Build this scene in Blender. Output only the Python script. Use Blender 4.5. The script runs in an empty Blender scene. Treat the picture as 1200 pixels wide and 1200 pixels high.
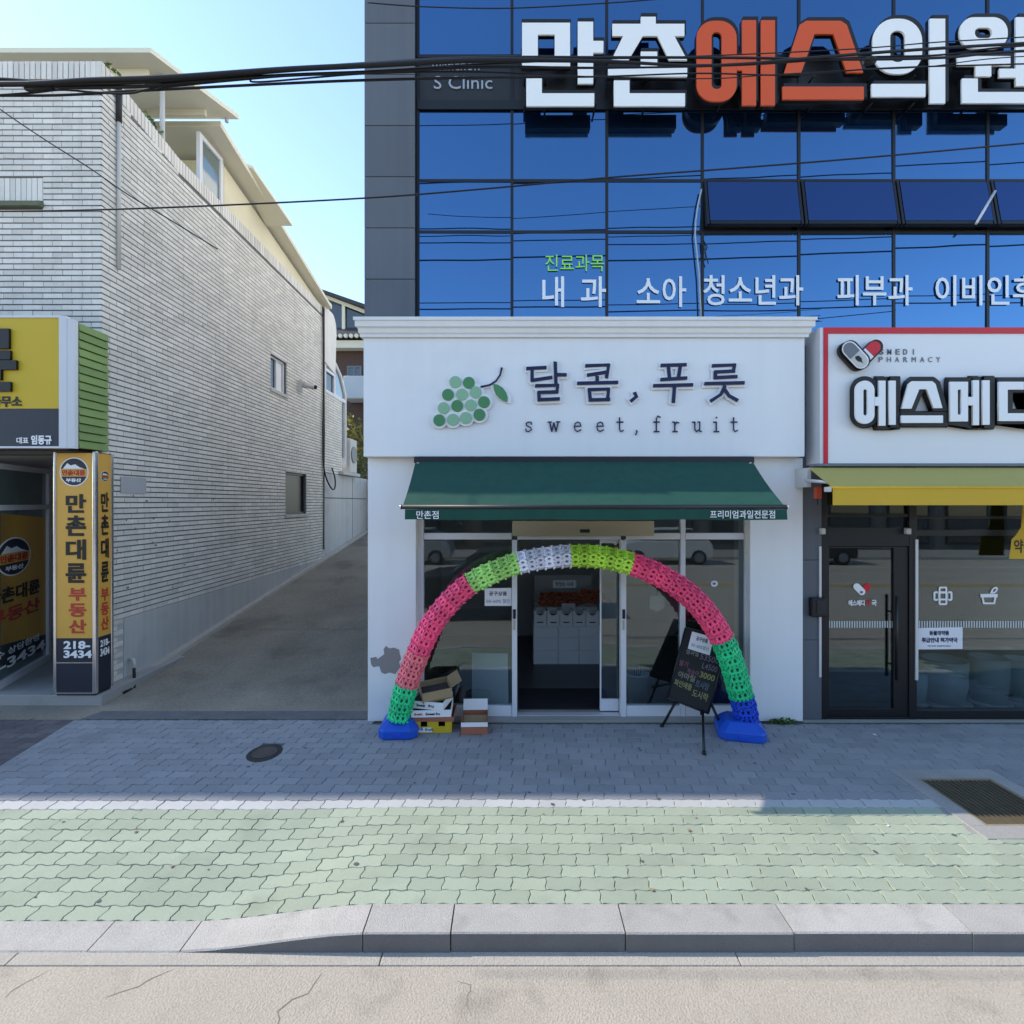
import bpy, math, random
from mathutils import Vector, Matrix
random.seed(7)
S = bpy.context.scene
COL = S.collection
rad = math.radians

# ------------------------------------------------------------------ camera, sky, sun, exposure
cam_d = bpy.data.cameras.new('camera'); cam = bpy.data.objects.new('camera', cam_d); COL.objects.link(cam)
cam.location = (0, 0, 2.5); cam.rotation_euler = (rad(90), 0, 0)
cam_d.sensor_width = 36; cam_d.lens = 18; cam_d.shift_y = -11/1200; cam_d.clip_end = 2000
S.camera = cam
SUN_EL, SUN_AZ = rad(38.5), rad(-77.5)          # azimuth from +Y towards +X
sun_dir = Vector((math.cos(SUN_EL)*math.sin(SUN_AZ), math.cos(SUN_EL)*math.cos(SUN_AZ), math.sin(SUN_EL)))
W = bpy.data.worlds.new('World'); S.world = W; W.use_nodes = True
wn = W.node_tree.nodes; wl = W.node_tree.links; wn.clear()
sky = wn.new('ShaderNodeTexSky'); sky.sky_type = 'NISHITA'; sky.sun_disc = False
sky.sun_elevation = SUN_EL; sky.sun_rotation = SUN_AZ; sky.air_density = 1.0; sky.dust_density = 0.15; sky.ozone_density = 1.2
bgd = wn.new('ShaderNodeBackground'); bgd.inputs['Strength'].default_value = 0.15
wo = wn.new('ShaderNodeOutputWorld')
wl.new(sky.outputs[0], bgd.inputs[0]); wl.new(bgd.outputs[0], wo.inputs[0])
sl = bpy.data.lights.new('sun', 'SUN'); sl.energy = 2.0; sl.angle = rad(0.5); sl.color = (1.0, 0.90, 0.76)
so = bpy.data.objects.new('sun', sl); COL.objects.link(so); so.location = (-20, 6, 20)
so.rotation_euler = sun_dir.to_track_quat('Z', 'Y').to_euler()
S.view_settings.view_transform = 'Standard'; S.view_settings.look = 'None'
S.view_settings.gamma = 1; S.view_settings.exposure = 1.36; S.view_settings.use_curve_mapping = False

# ------------------------------------------------------------------ materials
MATS = {}
def srgb(r, g, b):
    f = lambda c: (c/255/12.92) if c/255 <= .04045 else ((c/255+.055)/1.055)**2.4
    return (f(r), f(g), f(b))
def mat(name, rgb, rough=.7, spec=.35, metal=0., var=.12, vscale=2.5, bump=0., bscale=60., fine=0., tone=0., stain=0., sscale=.7, trans=0., streak=0.):
    """Principled with two scales of noise in the colour, a bump, optional per-piece tone and stains."""
    if name in MATS: return MATS[name]
    m = bpy.data.materials.new(name); m.use_nodes = True
    nt = m.node_tree; N = nt.nodes; L = nt.links
    bs = N['Principled BSDF']
    bs.inputs['Roughness'].default_value = rough; bs.inputs['Metallic'].default_value = metal
    bs.inputs['Specular IOR Level'].default_value = spec
    if trans: bs.inputs['Subsurface Weight'].default_value = trans; bs.inputs['Subsurface Radius'].default_value = (.02,.02,.02)
    geo = N.new('ShaderNodeNewGeometry')
    def noise(scale, detail=4):
        n = N.new('ShaderNodeTexNoise'); n.inputs['Scale'].default_value = scale; n.inputs['Detail'].default_value = detail
        L.new(geo.outputs['Position'], n.inputs['Vector']); return n.outputs['Fac']
    def math_(op, a, b):
        n = N.new('ShaderNodeMath'); n.operation = op
        for i, v in enumerate((a, b)):
            if isinstance(v, (int, float)): n.inputs[i].default_value = v
            else: L.new(v, n.inputs[i])
        return n.outputs[0]
    fac = math_('ADD', math_('MULTIPLY', math_('SUBTRACT', noise(vscale), .5), 2*var), 1.0)
    if fine: fac = math_('MULTIPLY', fac, math_('ADD', math_('MULTIPLY', math_('SUBTRACT', noise(bscale, 3), .5), 2*fine), 1.0))
    if tone:
        at = N.new('ShaderNodeAttribute'); at.attribute_name = 'tone'
        fac = math_('MULTIPLY', fac, math_('ADD', math_('MULTIPLY', math_('SUBTRACT', at.outputs['Fac'], .5), 2*tone), 1.0))
    if stain:
        r = N.new('ShaderNodeMapRange'); r.inputs[1].default_value = .55; r.inputs[2].default_value = .75
        r.inputs[3].default_value = 1; r.inputs[4].default_value = 1-stain
        L.new(noise(sscale, 6), r.inputs[0]); fac = math_('MULTIPLY', fac, r.outputs[0])
    if streak:
        vm = N.new('ShaderNodeVectorMath'); vm.operation = 'MULTIPLY'; vm.inputs[1].default_value = (9, 9, .35)
        L.new(geo.outputs['Position'], vm.inputs[0]); ns = N.new('ShaderNodeTexNoise'); ns.inputs['Scale'].default_value = 1; ns.inputs['Detail'].default_value = 5
        L.new(vm.outputs[0], ns.inputs['Vector']); r2 = N.new('ShaderNodeMapRange'); r2.inputs[1].default_value = .45; r2.inputs[2].default_value = .75
        r2.inputs[3].default_value = 1; r2.inputs[4].default_value = 1-streak; L.new(ns.outputs['Fac'], r2.inputs[0]); fac = math_('MULTIPLY', fac, r2.outputs[0])
    mx = N.new('ShaderNodeVectorMath'); mx.operation = 'SCALE'; mx.inputs[0].default_value = rgb
    L.new(fac, mx.inputs['Scale']); L.new(mx.outputs[0], bs.inputs['Base Color'])
    if bump:
        b = N.new('ShaderNodeBump'); b.inputs['Strength'].default_value = bump; b.inputs['Distance'].default_value = .01
        L.new(noise(bscale, 5), b.inputs['Height']); L.new(b.outputs[0], bs.inputs['Normal'])
    MATS[name] = m; return m
def glass(name, tint, refl, rough=.0, body=None, rtint=(1, 1, 1), wavy=0.):
    """Window pane: see-through (or dark body colour) under a mirror coat that grows towards grazing angles."""
    m = bpy.data.materials.new(name); m.use_nodes = True; nt = m.node_tree; N = nt.nodes; L = nt.links
    N.remove(N['Principled BSDF']); out = N['Material Output']
    if body: a = N.new('ShaderNodeBsdfDiffuse'); a.inputs[0].default_value = (*body, 1)
    else: a = N.new('ShaderNodeBsdfTransparent'); a.inputs[0].default_value = (*tint, 1)
    g = N.new('ShaderNodeBsdfGlossy'); g.inputs['Color'].default_value = (*rtint, 1); g.inputs['Roughness'].default_value = rough
    lw = N.new('ShaderNodeLayerWeight'); lw.inputs['Blend'].default_value = .25
    mr = N.new('ShaderNodeMapRange'); mr.inputs[3].default_value = refl; mr.inputs[4].default_value = 1
    L.new(lw.outputs['Fresnel'], mr.inputs[0])
    mx = N.new('ShaderNodeMixShader'); L.new(mr.outputs[0], mx.inputs[0]); L.new(a.outputs[0], mx.inputs[1]); L.new(g.outputs[0], mx.inputs[2])
    if wavy:
        geo = N.new('ShaderNodeNewGeometry'); n = N.new('ShaderNodeTexNoise'); n.inputs['Scale'].default_value = .9; n.inputs['Detail'].default_value = 1
        L.new(geo.outputs['Position'], n.inputs['Vector']); b = N.new('ShaderNodeBump'); b.inputs['Strength'].default_value = wavy; b.inputs['Distance'].default_value = .05
        L.new(n.outputs['Fac'], b.inputs['Height']); L.new(b.outputs[0], g.inputs['Normal'])
    L.new(mx.outputs[0], out.inputs[0]); MATS[name] = m; return m

WHITE = mat('white_render', (.80, .80, .80), .65, var=.03, vscale=1.2, bump=.10, bscale=90, stain=.06, sscale=1.1, streak=.025)
CORN = mat('white_cornice', (.78, .76, .73), .6, var=.04, streak=.04)
BRICKM = mat('painted_brick', (.74, .70, .64), .75, var=.10, vscale=1.4, bump=.25, bscale=70, fine=.10, tone=.10, stain=.14, sscale=.5, streak=.10)
MORTAR = mat('dark_mortar', (.15, .148, .145), .95, var=.15)
PLASTER = mat('grey_plaster', (.52, .515, .50), .85, var=.08, bump=.1, stain=.15, sscale=1.5, streak=.12)
CONC = mat('concrete', (.33, .32, .30), .9, var=.12, vscale=1.2, bump=.4, bscale=60, fine=.15, stain=.3, sscale=.9)
ALLEY = mat('alley_concrete', (.255, .225, .175), .92, var=.35, vscale=1.3, bump=1., bscale=28, fine=.35, stain=.45, sscale=.9)
ROADM = mat('road_surface', (.45, .395, .32), .92, var=.12, vscale=2.2, bump=.7, bscale=95, fine=.34, stain=.22, sscale=5.)
GUTTER = mat('gutter_concrete', (.45, .41, .35), .9, var=.14, vscale=3, bump=.7, bscale=95, fine=.25, stain=.25, sscale=3)
GRANITE = mat('kerb_granite', (.455, .43, .395), .8, var=.14, vscale=5, bump=.6, bscale=120, fine=.34, tone=.10, stain=.2, sscale=4)
CRACK = mat('crack_dirt', (.22, .19, .16), .95, var=.3, vscale=20)
SHADEGR = mat('shaded_granite', (.17, .165, .16), .85, var=.2, vscale=4, bump=.4, bscale=120, fine=.25)  # shade of the kerb front put into a darker granite colour
PAV_GREEN = mat('green_paver', (.345, .39, .295), .88, var=.13, vscale=1.7, bump=.3, bscale=120, fine=.16, tone=.09, stain=.18, sscale=2.6)
PAV_GREY = mat('grey_paver', (.275, .278, .285), .88, var=.12, vscale=1.1, bump=.3, bscale=120, fine=.14, tone=.09, stain=.2, sscale=1.2)
PAV_WHITE = mat('white_paver', (.46, .46, .45), .85, var=.08, bump=.3, bscale=120, fine=.1, tone=.06)
PAV_DARK = mat('brown_paver', (.13, .115, .115), .9, var=.15, bump=.3, bscale=120, fine=.12, tone=.2)
JOINT = mat('joint_sand', (.10, .11, .085), .95, var=.25, vscale=3)
STONE = mat('grey_stone_panel', (.115, .125, .145), .5, var=.06, bump=.1, bscale=200, fine=.12, tone=.08, streak=.12)
BOUNCEST = mat('bounce_stone_panel', (.74, .72, .69), .6, var=.05, tone=.04)  # tone made pale to bounce light onto the brick wall
DARKM = mat('dark_metal', (.022, .023, .026), .45, var=.08)
BLACKM = mat('black_frame', (.012, .012, .014), .4, var=.05)
ALU = mat('aluminium', (.62, .62, .63), .4, .5, .25, var=.04)
ALUW = mat('white_aluminium', (.68, .68, .70), .45, var=.04)
CHROME = mat('steel_edge', (.75, .75, .76), .22, .5, .9, var=.05)
BEIGE = mat('header_beige', (.45, .39, .28), .6, var=.04)
CREAM = mat('rooftop_cream', (.72, .66, .48), .7, var=.05, stain=.1)
CREAMW = mat('eave_cream', (.72, .68, .54), .7, var=.05)
TIN = mat('canopy_tin', (.76, .72, .56), .6, var=.05)
GREENC = mat('awning_green', (.010, .068, .048), .8, streak=.18, var=.12, bump=.2, bscale=300)
YELLOWC = mat('awning_yellow', (.62, .39, .035), .8, var=.05, bump=.2, bscale=300)
SIGNYEL = mat('sign_yellow', (.58, .40, .02), .55, var=.05)
SIGNOR = mat('sign_orange', (.70, .375, .065), .45, var=.05)
NAVY = mat('sign_navy', (.022, .025, .04), .45, var=.05)
GREENSL = mat('green_slat', (.20, .29, .09), .6, var=.12, tone=.12)
BLACKP = mat('letter_black', (.012, .011, .012), .5, var=.03)
REDP = mat('letter_red', (.48, .05, .03), .5, var=.03)
ORANGE = mat('letter_orange', (.62, .085, .02), .5, var=.05)
WHITEP = mat('letter_white', (.82, .82, .82), .5, var=.03)
NAVYP = mat('letter_navy', (.012, .014, .06), .5, var=.03)
GRN1 = mat('grape_pale', (.26, .46, .29), .55, var=.04)
GRN2 = mat('grape_dark', (.075, .24, .10), .55, var=.04)
LIMEP = mat('letter_lime', (.30, .75, .10), .5, var=.03)
GREYP = mat('letter_grey', (.16, .17, .19), .5, var=.03)
SIGNW = mat('sign_white', (.80, .80, .80), .45, var=.02)
SIGNR = mat('sign_red', (.58, .015, .03), .4, var=.03)
PAPER = mat('paper', (.78, .77, .80), .8, var=.02)
CARD = mat('cardboard', (.33, .24, .13), .85, var=.08, fine=.08)
CARDW = mat('white_card', (.80, .79, .78), .7, var=.05)
CARDY = mat('yellow_card', (.62, .42, .02), .6, var=.05)
CARDR = mat('reddish_card', (.36, .13, .07), .7, var=.15, vscale=20)
CARDD = mat('dark_card', (.05, .04, .04), .8, var=.1)
BOARD = mat('chalk_board', (.013, .013, .013), .6, var=.1)
BLUEPL = mat('blue_plastic', (.012, .085, .50), .4, var=.06, bump=.05)
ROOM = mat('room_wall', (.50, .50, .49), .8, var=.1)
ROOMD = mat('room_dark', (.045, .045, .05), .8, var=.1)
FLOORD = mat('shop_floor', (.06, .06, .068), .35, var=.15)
MATD = mat('door_mat', (.02, .018, .024), .9, var=.1)
TEALP = mat('teal_pot', (.34, .42, .44), .5, var=.05)
PANELB = mat('pale_board', (.45, .52, .56), .5, var=.03)
IRON = mat('cast_iron', (.045, .042, .04), .7, .4, .4, var=.2, bump=.4)
RUSTY = mat('grate_iron', (.30, .25, .17), .7, .4, .2, var=.25, vscale=8, bump=.4)
RUB = mat('cable_black', (.012, .012, .014), .5, var=.1)
CABW = mat('pale_conduit', (.36, .42, .45), .5, var=.1)
LEAF = mat('leaf_green', (.06, .115, .02), .6, var=.35, vscale=8, tone=.4)
LEAFY = mat('leaf_yellow', (.22, .20, .03), .6, var=.35, vscale=6, tone=.45)
LEAFD = mat('leaf_dark', (.03, .07, .03), .5, var=.2, tone=.3)
DBRICK = mat('dark_brick', (.095, .06, .05), .85, var=.3, vscale=7)
TILE = mat('roof_tile', (.05, .05, .055), .7, var=.15)
APPLE = mat('apple_red', (.50, .10, .025), .4, var=.3, vscale=15)
OPPW = mat('opposite_render', (.12, .12, .115), .8, var=.1)
PIPE = mat('pale_pipe', (.55, .53, .50), .6, var=.06)
PINK = mat('arch_pink', (.95, .10, .235), .45, var=.10, vscale=9, tone=.16)
RED2 = mat('arch_coral', (.95, .22, .26), .45, var=.10, vscale=9, tone=.16)
LIME = mat('arch_lime', (.52, .80, .08), .45, var=.14, vscale=9, tone=.16)
MINT = mat('arch_lime_pale', (.46, .80, .22), .45, var=.14, vscale=9, tone=.16)
LILAC = mat('arch_white', (.84, .84, .95), .45, var=.06, vscale=9, tone=.16)
ARCG = mat('arch_green', (.03, .58, .24), .45, var=.16, vscale=9, tone=.16)
ARCB = mat('arch_blue', (.015, .07, .52), .4, var=.1, vscale=9, tone=.16)
G_SKY = glass('blue_curtain_glass', None, .62, .006, body=(.006, .02, .06), rtint=(.14, .30, .53), wavy=.035)
G_VENT = glass('vent_glass', None, .55, .006, body=(.004, .012, .04), rtint=(.10, .17, .36), wavy=.03)  # curtain glass with the tilted panes' darker sky reflection put into its tint
G_SHOP = glass('shop_glass', (.78, .83, .83), .06, .0, rtint=(.86, .95, 1.0), wavy=.006)
G_DARK = glass('dark_glass', None, .07, .02, body=(.02, .024, .028))
G_TEAL = glass('teal_glass', None, .20, .05, body=(.10, .15, .15))

# ------------------------------------------------------------------ geometry helpers
WLOC = {}
def at(px, py, Y): return Vector(((px-600)*Y/600, Y, 2.5-(py-589)*Y/600))
def xw(px, Y): return (px-600)*Y/600
def zw(py, Y): return 2.5-(py-589)*Y/600
def ray_plane(px, py, p, n):
    d = Vector(((px-600)/600, 1, -(py-589)/600)); o = Vector((0, 0, 2.5))
    return o + d*((Vector(p)-o).dot(n)/d.dot(n))
def smooth(a, b, x):
    t = min(1, max(0, (x-a)/(b-a))); return t*t*(3-2*t)
def tag(o, label=None, cat=None, group=None, kind=None):
    if label: o['label'] = label
    if cat: o['category'] = cat
    if group: o['group'] = group
    if kind: o['kind'] = kind
    return o
def thing(name, label, cat, loc=(0, 0, 0), group=None, kind=None):
    o = bpy.data.objects.new(name, None); COL.objects.link(o); o.location = loc; o.empty_display_size = .2
    WLOC[o.name] = Vector(loc); return tag(o, label, cat, group, kind)
def link_mesh(name, me, m, parent=None, kind=None):
    o = bpy.data.objects.new(name, me); COL.objects.link(o)
    if m is not None and not me.materials:
        for q in (m if isinstance(m, (list, tuple)) else [m]): me.materials.append(q)
    if parent: o.parent = parent
    if kind: o['kind'] = kind
    WLOC[o.name] = WLOC[parent.name].copy() if parent else Vector((0, 0, 0)); return o
class MB:
    def __init__(s): s.v = []; s.f = []; s.mi = []; s.sm = []; s.tn = []; s.tone = .5; s.cur = 0
    def face(s, idx, smooth=False): s.f.append(idx); s.mi.append(s.cur); s.sm.append(smooth); s.tn.append(s.tone)
    def poly(s, pts): n = len(s.v); s.v += [Vector(p) for p in pts]; s.face(list(range(n, n+len(pts)))); return s
    def box(s, x0, x1, y0, y1, z0, z1, M=None):
        n = len(s.v)
        p = [Vector((x, y, z)) for z in (z0, z1) for y in (y0, y1) for x in (x0, x1)]
        s.v += [M @ q for q in p] if M else p
        for q in ((0, 2, 3, 1), (4, 5, 7, 6), (0, 1, 5, 4), (2, 6, 7, 3), (0, 4, 6, 2), (1, 3, 7, 5)): s.face([n+i for i in q])
        return s
    def prism(s, pts, vec, cap0=True):
        n = len(s.v); k = len(pts); vec = Vector(vec); P = [Vector(p) for p in pts]
        nrm = Vector((0, 0, 0))
        for i in range(k): nrm += P[i].cross(P[(i+1) % k])
        if nrm.dot(vec) < 0: P.reverse()
        s.v += P + [p+vec for p in P]
        if cap0: s.face([n+i for i in reversed(range(k))])
        s.face([n+k+i for i in range(k)])
        for i in range(k): j = (i+1) % k; s.face([n+i, n+j, n+k+j, n+k+i])
        return s
    def tube(s, path, r, sides=8, caps=True, smooth=True):
        P = [Vector(p) for p in path]; n0 = len(s.v); k = len(P)
        R = r if isinstance(r, (list, tuple)) else [r]*k
        up = Vector((0, 0, 1)); prev = None
        for i in range(k):
            t = (P[min(i+1, k-1)]-P[max(i-1, 0)]).normalized()
            if prev is None:
                a = t.cross(up if abs(t.z) < .95 else Vector((1, 0, 0))).normalized()
            else: a = (prev-t*prev.dot(t)).normalized()
            prev = a; b = t.cross(a)
            for j in range(sides):
                an = 2*math.pi*j/sides; s.v.append(P[i]+(a*math.cos(an)+b*math.sin(an))*R[i])
        for i in range(k-1):
            for j in range(sides):
                j2 = (j+1) % sides; s.face([n0+i*sides+j, n0+i*sides+j2, n0+(i+1)*sides+j2, n0+(i+1)*sides+j], smooth)
        if caps:
            s.face([n0+j for j in reversed(range(sides))]); s.face([n0+(k-1)*sides+j for j in range(sides)])
        return s
    def lathe(s, c, prof, sides=20, smooth=True):
        n0 = len(s.v); c = Vector(c)
        for r, z in prof:
            for j in range(sides): an = 2*math.pi*j/sides; s.v.append(c+Vector((r*math.cos(an), r*math.sin(an), z)))
        for i in range(len(prof)-1):
            for j in range(sides): j2 = (j+1) % sides; s.face([n0+i*sides+j, n0+i*sides+j2, n0+(i+1)*sides+j2, n0+(i+1)*sides+j], smooth)
        s.face([n0+j for j in reversed(range(sides))]); s.face([n0+(len(prof)-1)*sides+j for j in range(sides)])
        return s
    def mesh(s, name, off=None):
        me = bpy.data.meshes.new(name)
        vv = [tuple(v-off) for v in s.v] if off is not None else [tuple(v) for v in s.v]
        me.from_pydata(vv, [], s.f)
        me.polygons.foreach_set('material_index', s.mi); me.polygons.foreach_set('use_smooth', s.sm)
        a = me.attributes.new('tone', 'FLOAT', 'FACE'); a.data.foreach_set('value', s.tn)
        me.update(); return me
    def build(s, name, m, parent=None, kind=None, local=False, bevel=0.):
        me = s.mesh(name, None if local or not parent else WLOC[parent.name])
        o = link_mesh(name, me, m, parent, kind)
        if bevel:
            b = o.modifiers.new('bevel', 'BEVEL'); b.width = bevel; b.segments = 2; b.limit_method = 'ANGLE'; b.angle_limit = rad(40)
        return o
def box(name, m, parent, x0, x1, y0, y1, z0, z1, kind=None, bevel=0.):
    return MB().box(x0, x1, y0, y1, z0, z1).build(name, m, parent, kind, bevel=bevel)
def holed(mb, f, u0, u1, v0, v1, holes):
    """Fill a rectangle minus rectangular holes: f(u0,u1,v0,v1) adds one block."""
    us = sorted({u0, u1, *[min(max(h[i], u0), u1) for h in holes for i in (0, 1)]})
    vs = sorted({v0, v1, *[min(max(h[i], v0), v1) for h in holes for i in (2, 3)]})
    for a, b in zip(us, us[1:]):
        for c, d in zip(vs, vs[1:]):
            if not any(h[0] <= (a+b)/2 <= h[1] and h[2] <= (c+d)/2 <= h[3] for h in holes): f(a, b, c, d)
_tmp = {}
def eval_curve(cu):
    o = bpy.data.objects.new('tmp', cu); COL.objects.link(o)
    dg = bpy.context.evaluated_depsgraph_get(); dg.update()
    me = bpy.data.meshes.new_from_object(o.evaluated_get(dg), depsgraph=dg)
    bpy.data.objects.remove(o); return me
def shape_mesh(outlines, depth, grow=0.):
    """Filled 2D outlines (holes by even-odd) extruded; x,y in metres, z from -depth/2 to depth/2."""
    cu = bpy.data.curves.new('shape', 'CURVE'); cu.dimensions = '2D'; cu.fill_mode = 'BOTH'; cu.extrude = depth/2; cu.offset = grow
    def area(o): return sum(o[i-1][0]*o[i][1]-o[i][0]*o[i-1][1] for i in range(len(o)))
    def inside(p, o):
        c = False
        for i in range(len(o)):
            a, b = o[i-1], o[i]
            if (a[1] > p[1]) != (b[1] > p[1]) and p[0] < (b[0]-a[0])*(p[1]-a[1])/(b[1]-a[1])+a[0]: c = not c
        return c
    for k, ol in enumerate(outlines):
        hole = any(inside(ol[0], q) for j, q in enumerate(outlines) if j != k)
        if (area(ol) > 0) == hole: ol = list(reversed(ol))
        sp = cu.splines.new('POLY'); sp.points.add(len(ol)-1)
        for p, q in zip(sp.points, ol): p.co = (q[0], q[1], 0, 1)
        sp.use_cyclic_u = True
    return eval_curve(cu)
def finish_flat(me, name, m, parent, xf, kind=None):
    off = WLOC[parent.name] if parent else Vector((0, 0, 0))
    for v in me.vertices: v.co = xf(v.co)-off
    me.update(); me.materials.clear(); return link_mesh(name, me, m, parent, kind)
def upright(Y): return lambda c: Vector((c.x, Y-c.z, c.y))
def px_shape(name, outlines_px, Y, depth, m, parent, grow=0., kind=None):
    """An upright plate whose outline is given in reference pixels on the plane Y; depth is centred on Y."""
    ol = [[(xw(a, Y), zw(b, Y)) for a, b in o] for o in outlines_px]
    return finish_flat(shape_mesh(ol, depth, grow), name, m, parent, upright(Y), kind)
def text_mesh(body, bold=0., space=1.):
    cu = bpy.data.curves.new('text', 'FONT'); cu.body = body; cu.offset = bold; cu.extrude = .5; cu.space_character = space; cu.resolution_u = 3
    me = eval_curve(cu)
    xs = [v.co.x for v in me.vertices]; ys = [v.co.y for v in me.vertices]
    if not xs: return me
    x0, x1, y0, y1 = min(xs), max(xs), min(ys), max(ys)
    for v in me.vertices: v.co = ((v.co.x-x0)/(x1-x0), (v.co.y-y0)/(y1-y0), v.co.z+.5)
    return me
def text_on(body, O, U, V, m, parent, name='lettering', depth=.004, bold=.02, lift=.003, space=1.):
    """Lettering laid on a plane: O lower-left corner, U and V the box it fills."""
    O, U, V = Vector(O), Vector(U), Vector(V); n = U.cross(V).normalized(); me = text_mesh(body, bold, space)
    return finish_flat(me, name, m, parent, lambda c: O+U*c.x+V*c.y+n*(lift+depth*c.z))
def px_text(body, x0, y0, x1, y1, Y, m, parent, name='lettering', depth=.004, bold=.02, lift=.003, space=1.):
    a = at(x0, y1, Y); return text_on(body, a, at(x1, y1, Y)-a, at(x0, y0, Y)-a, m, parent, name, depth, bold, lift, space)
def cat_rom(P, n):
    out = []
    for i in range(len(P)-1):
        p0, p1, p2, p3 = P[max(i-1, 0)], P[i], P[i+1], P[min(i+2, len(P)-1)]
        for k in range(n): t = k/n; out.append(.5*((2*p1)+(p2-p0)*t+(2*p0-5*p1+4*p2-p3)*t*t+(3*p1-p0-3*p2+p3)*t**3))
    return out+[P[-1]]
def rect(x0, y0, x1, y1): return [(x0, y0), (x1, y0), (x1, y1), (x0, y1)]
def stadium(x0, y0, x1, y1, r=None, n=8):
    r = r if r is not None else min(x1-x0, y1-y0)/2
    out = []
    for cx, cy, a0 in ((x1-r, y0+r, -90), (x1-r, y1-r, 0), (x0+r, y1-r, 90), (x0+r, y0+r, 180)):
        for k in range(n+1): a = rad(a0+90*k/n); out.append((cx+r*math.cos(a), cy+r*math.sin(a)))
    return out
def circle(cx, cy, r, n=28, ry=None): return [(cx+r*math.cos(2*math.pi*k/n), cy+(ry or r)*math.sin(2*math.pi*k/n)) for k in range(n)]
def leaf_cloud(mb, c, size, n, leaf, rnd, tilt=1.):
    for _ in range(n):
        while True:
            p = Vector((rnd.uniform(-1, 1), rnd.uniform(-1, 1), rnd.uniform(-1, 1)))
            if p.length < 1: break
        p = Vector(c)+Vector((p.x*size[0], p.y*size[1], p.z*size[2]))
        d = Vector((rnd.gauss(0, 1), rnd.gauss(0, 1), rnd.gauss(0, .7))).normalized(); e = d.cross(Vector((rnd.gauss(0, 1), rnd.gauss(0, 1), rnd.gauss(0, 1)))).normalized()
        l = leaf*rnd.uniform(.6, 1.3); mb.tone = rnd.random()
        mb.poly([p-d*l, p+e*l*.4, p+d*l, p-e*l*.4])

# ================================================================== THE GROUND
def drop(X, Y): return -.107*smooth(-.8, -2.0, X)*(1-smooth(3.1, 4.6, Y)) if X < -.8 else 0.
def drop(X, Y):
    return -.107*smooth(.8, 2.0, -X)*(1-smooth(3.1, 4.6, Y))
MB().poly([(-90, -60, -.34), (90, -60, -.34), (90, 120, -.34), (-90, 120, -.34)]).build('ground', CONC, kind='structure')
road = MB().poly([(-40, -11.5, -.118), (40, -11.5, -.118), (40, 2.89, -.118), (-40, 2.89, -.118)]).build('road', ROADM, kind='structure')
MB().box(-40, 40, -16, -11.5, -.3, 0.0).build('pavement_opposite', CONC, kind='structure')
def jag(path, w, z, rnd):
    mb = MB(); P = [Vector((x, y, z)) for x, y in path]; Q = []
    for a, b in zip(P, P[1:]):
        n = max(2, int((b-a).length/.05))
        for k in range(n): Q.append(a.lerp(b, k/n)+Vector((rnd.uniform(-.012, .012), rnd.uniform(-.012, .012), 0)))
    Q.append(P[-1])
    L, R = [], []
    for i, q in enumerate(Q):
        t = (Q[min(i+1, len(Q)-1)]-Q[max(i-1, 0)]).normalized(); s = Vector((-t.y, t.x, 0))*w*rnd.uniform(.3, 1)*(1 if 0 < i < len(Q)-1 else .1)
        L.append(q+s); R.append(q-s)
    for i in range(len(Q)-1): mb.poly([R[i], R[i+1], L[i+1], L[i]])
    return mb
rc = random.Random(3)
for pth, w in (([(-1.05, 2.85), (-1.09, 2.74), (-1.2, 2.64), (-1.18, 2.55), (-1.27, 2.42), (-1.36, 2.2)], .004), ([(-1.9, 2.88), (-1.98, 2.82), (-2.02, 2.76), (-2.16, 2.70)], .004),
               ([(-2.58, 2.88), (-2.66, 2.78), (-2.68, 2.70)], .004), ([(-.3, 2.80), (-.22, 2.77), (-.25, 2.72), (-.2, 2.6)], .003)):
    jag(pth, w, -.1168, rc).build('crack', CRACK, road, kind='stuff')
# the channel along the kerb, laid in lengths
gut = thing('gutter', None, None, (0, 2.93, -.12), kind='structure')
gx = -9.
while gx < 9: 
    L = rc.uniform(1.6, 2.4); MB().box(gx, gx+L-.006, 2.893, 2.99, -.2, -.1135+rc.uniform(-.002, .002)).build('channel_stone', GUTTER, gut, bevel=.004); gx += L
# kerb
kerb = thing('kerb', None, None, (0, 2.975, 0), kind='structure')
js = [-11, -10, -9, -8, -7, -6, -5.1, -4.2, -3.4, -2.47, -1.93, -.868, -.357, .66, 1.64, 2.68, 3.7, 4.7, 5.7, 6.7, 7.7, 8.7, 9.7]
for a, b in zip(js, js[1:]):
    a2, b2 = a+.004, b-.004; n = 6; mb = MB(); mb.tone = rc.random()
    P = [(a2+(b2-a2)*k/n) for k in range(n+1)]
    off = rc.uniform(-.002, .002); yo = rc.uniform(-.004, .004)
    top = lambda X, Y: drop(X, 3.1)+off+ (0.0)
    ring = [[Vector((X, 2.975+yo, -.3)), Vector((X, 2.975+yo, top(X, 0)-.008)), Vector((X, 2.982+yo, top(X, 0))), Vector((X, 3.186, top(X, 0)+.002)), Vector((X, 3.186, -.3))] for X in P]
    n0 = 0
    for r in ring: mb.v += r
    for i in range(n):
        for j in range(4):
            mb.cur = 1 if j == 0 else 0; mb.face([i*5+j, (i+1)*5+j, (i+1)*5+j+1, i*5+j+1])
    mb.face([0, 1, 2, 3, 4]); mb.face([n*5+j for j in (4, 3, 2, 1, 0)])
    mb.cur = 0; mb.build('kerb_stone', [GRANITE, SHADEGR], kerb)
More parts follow.
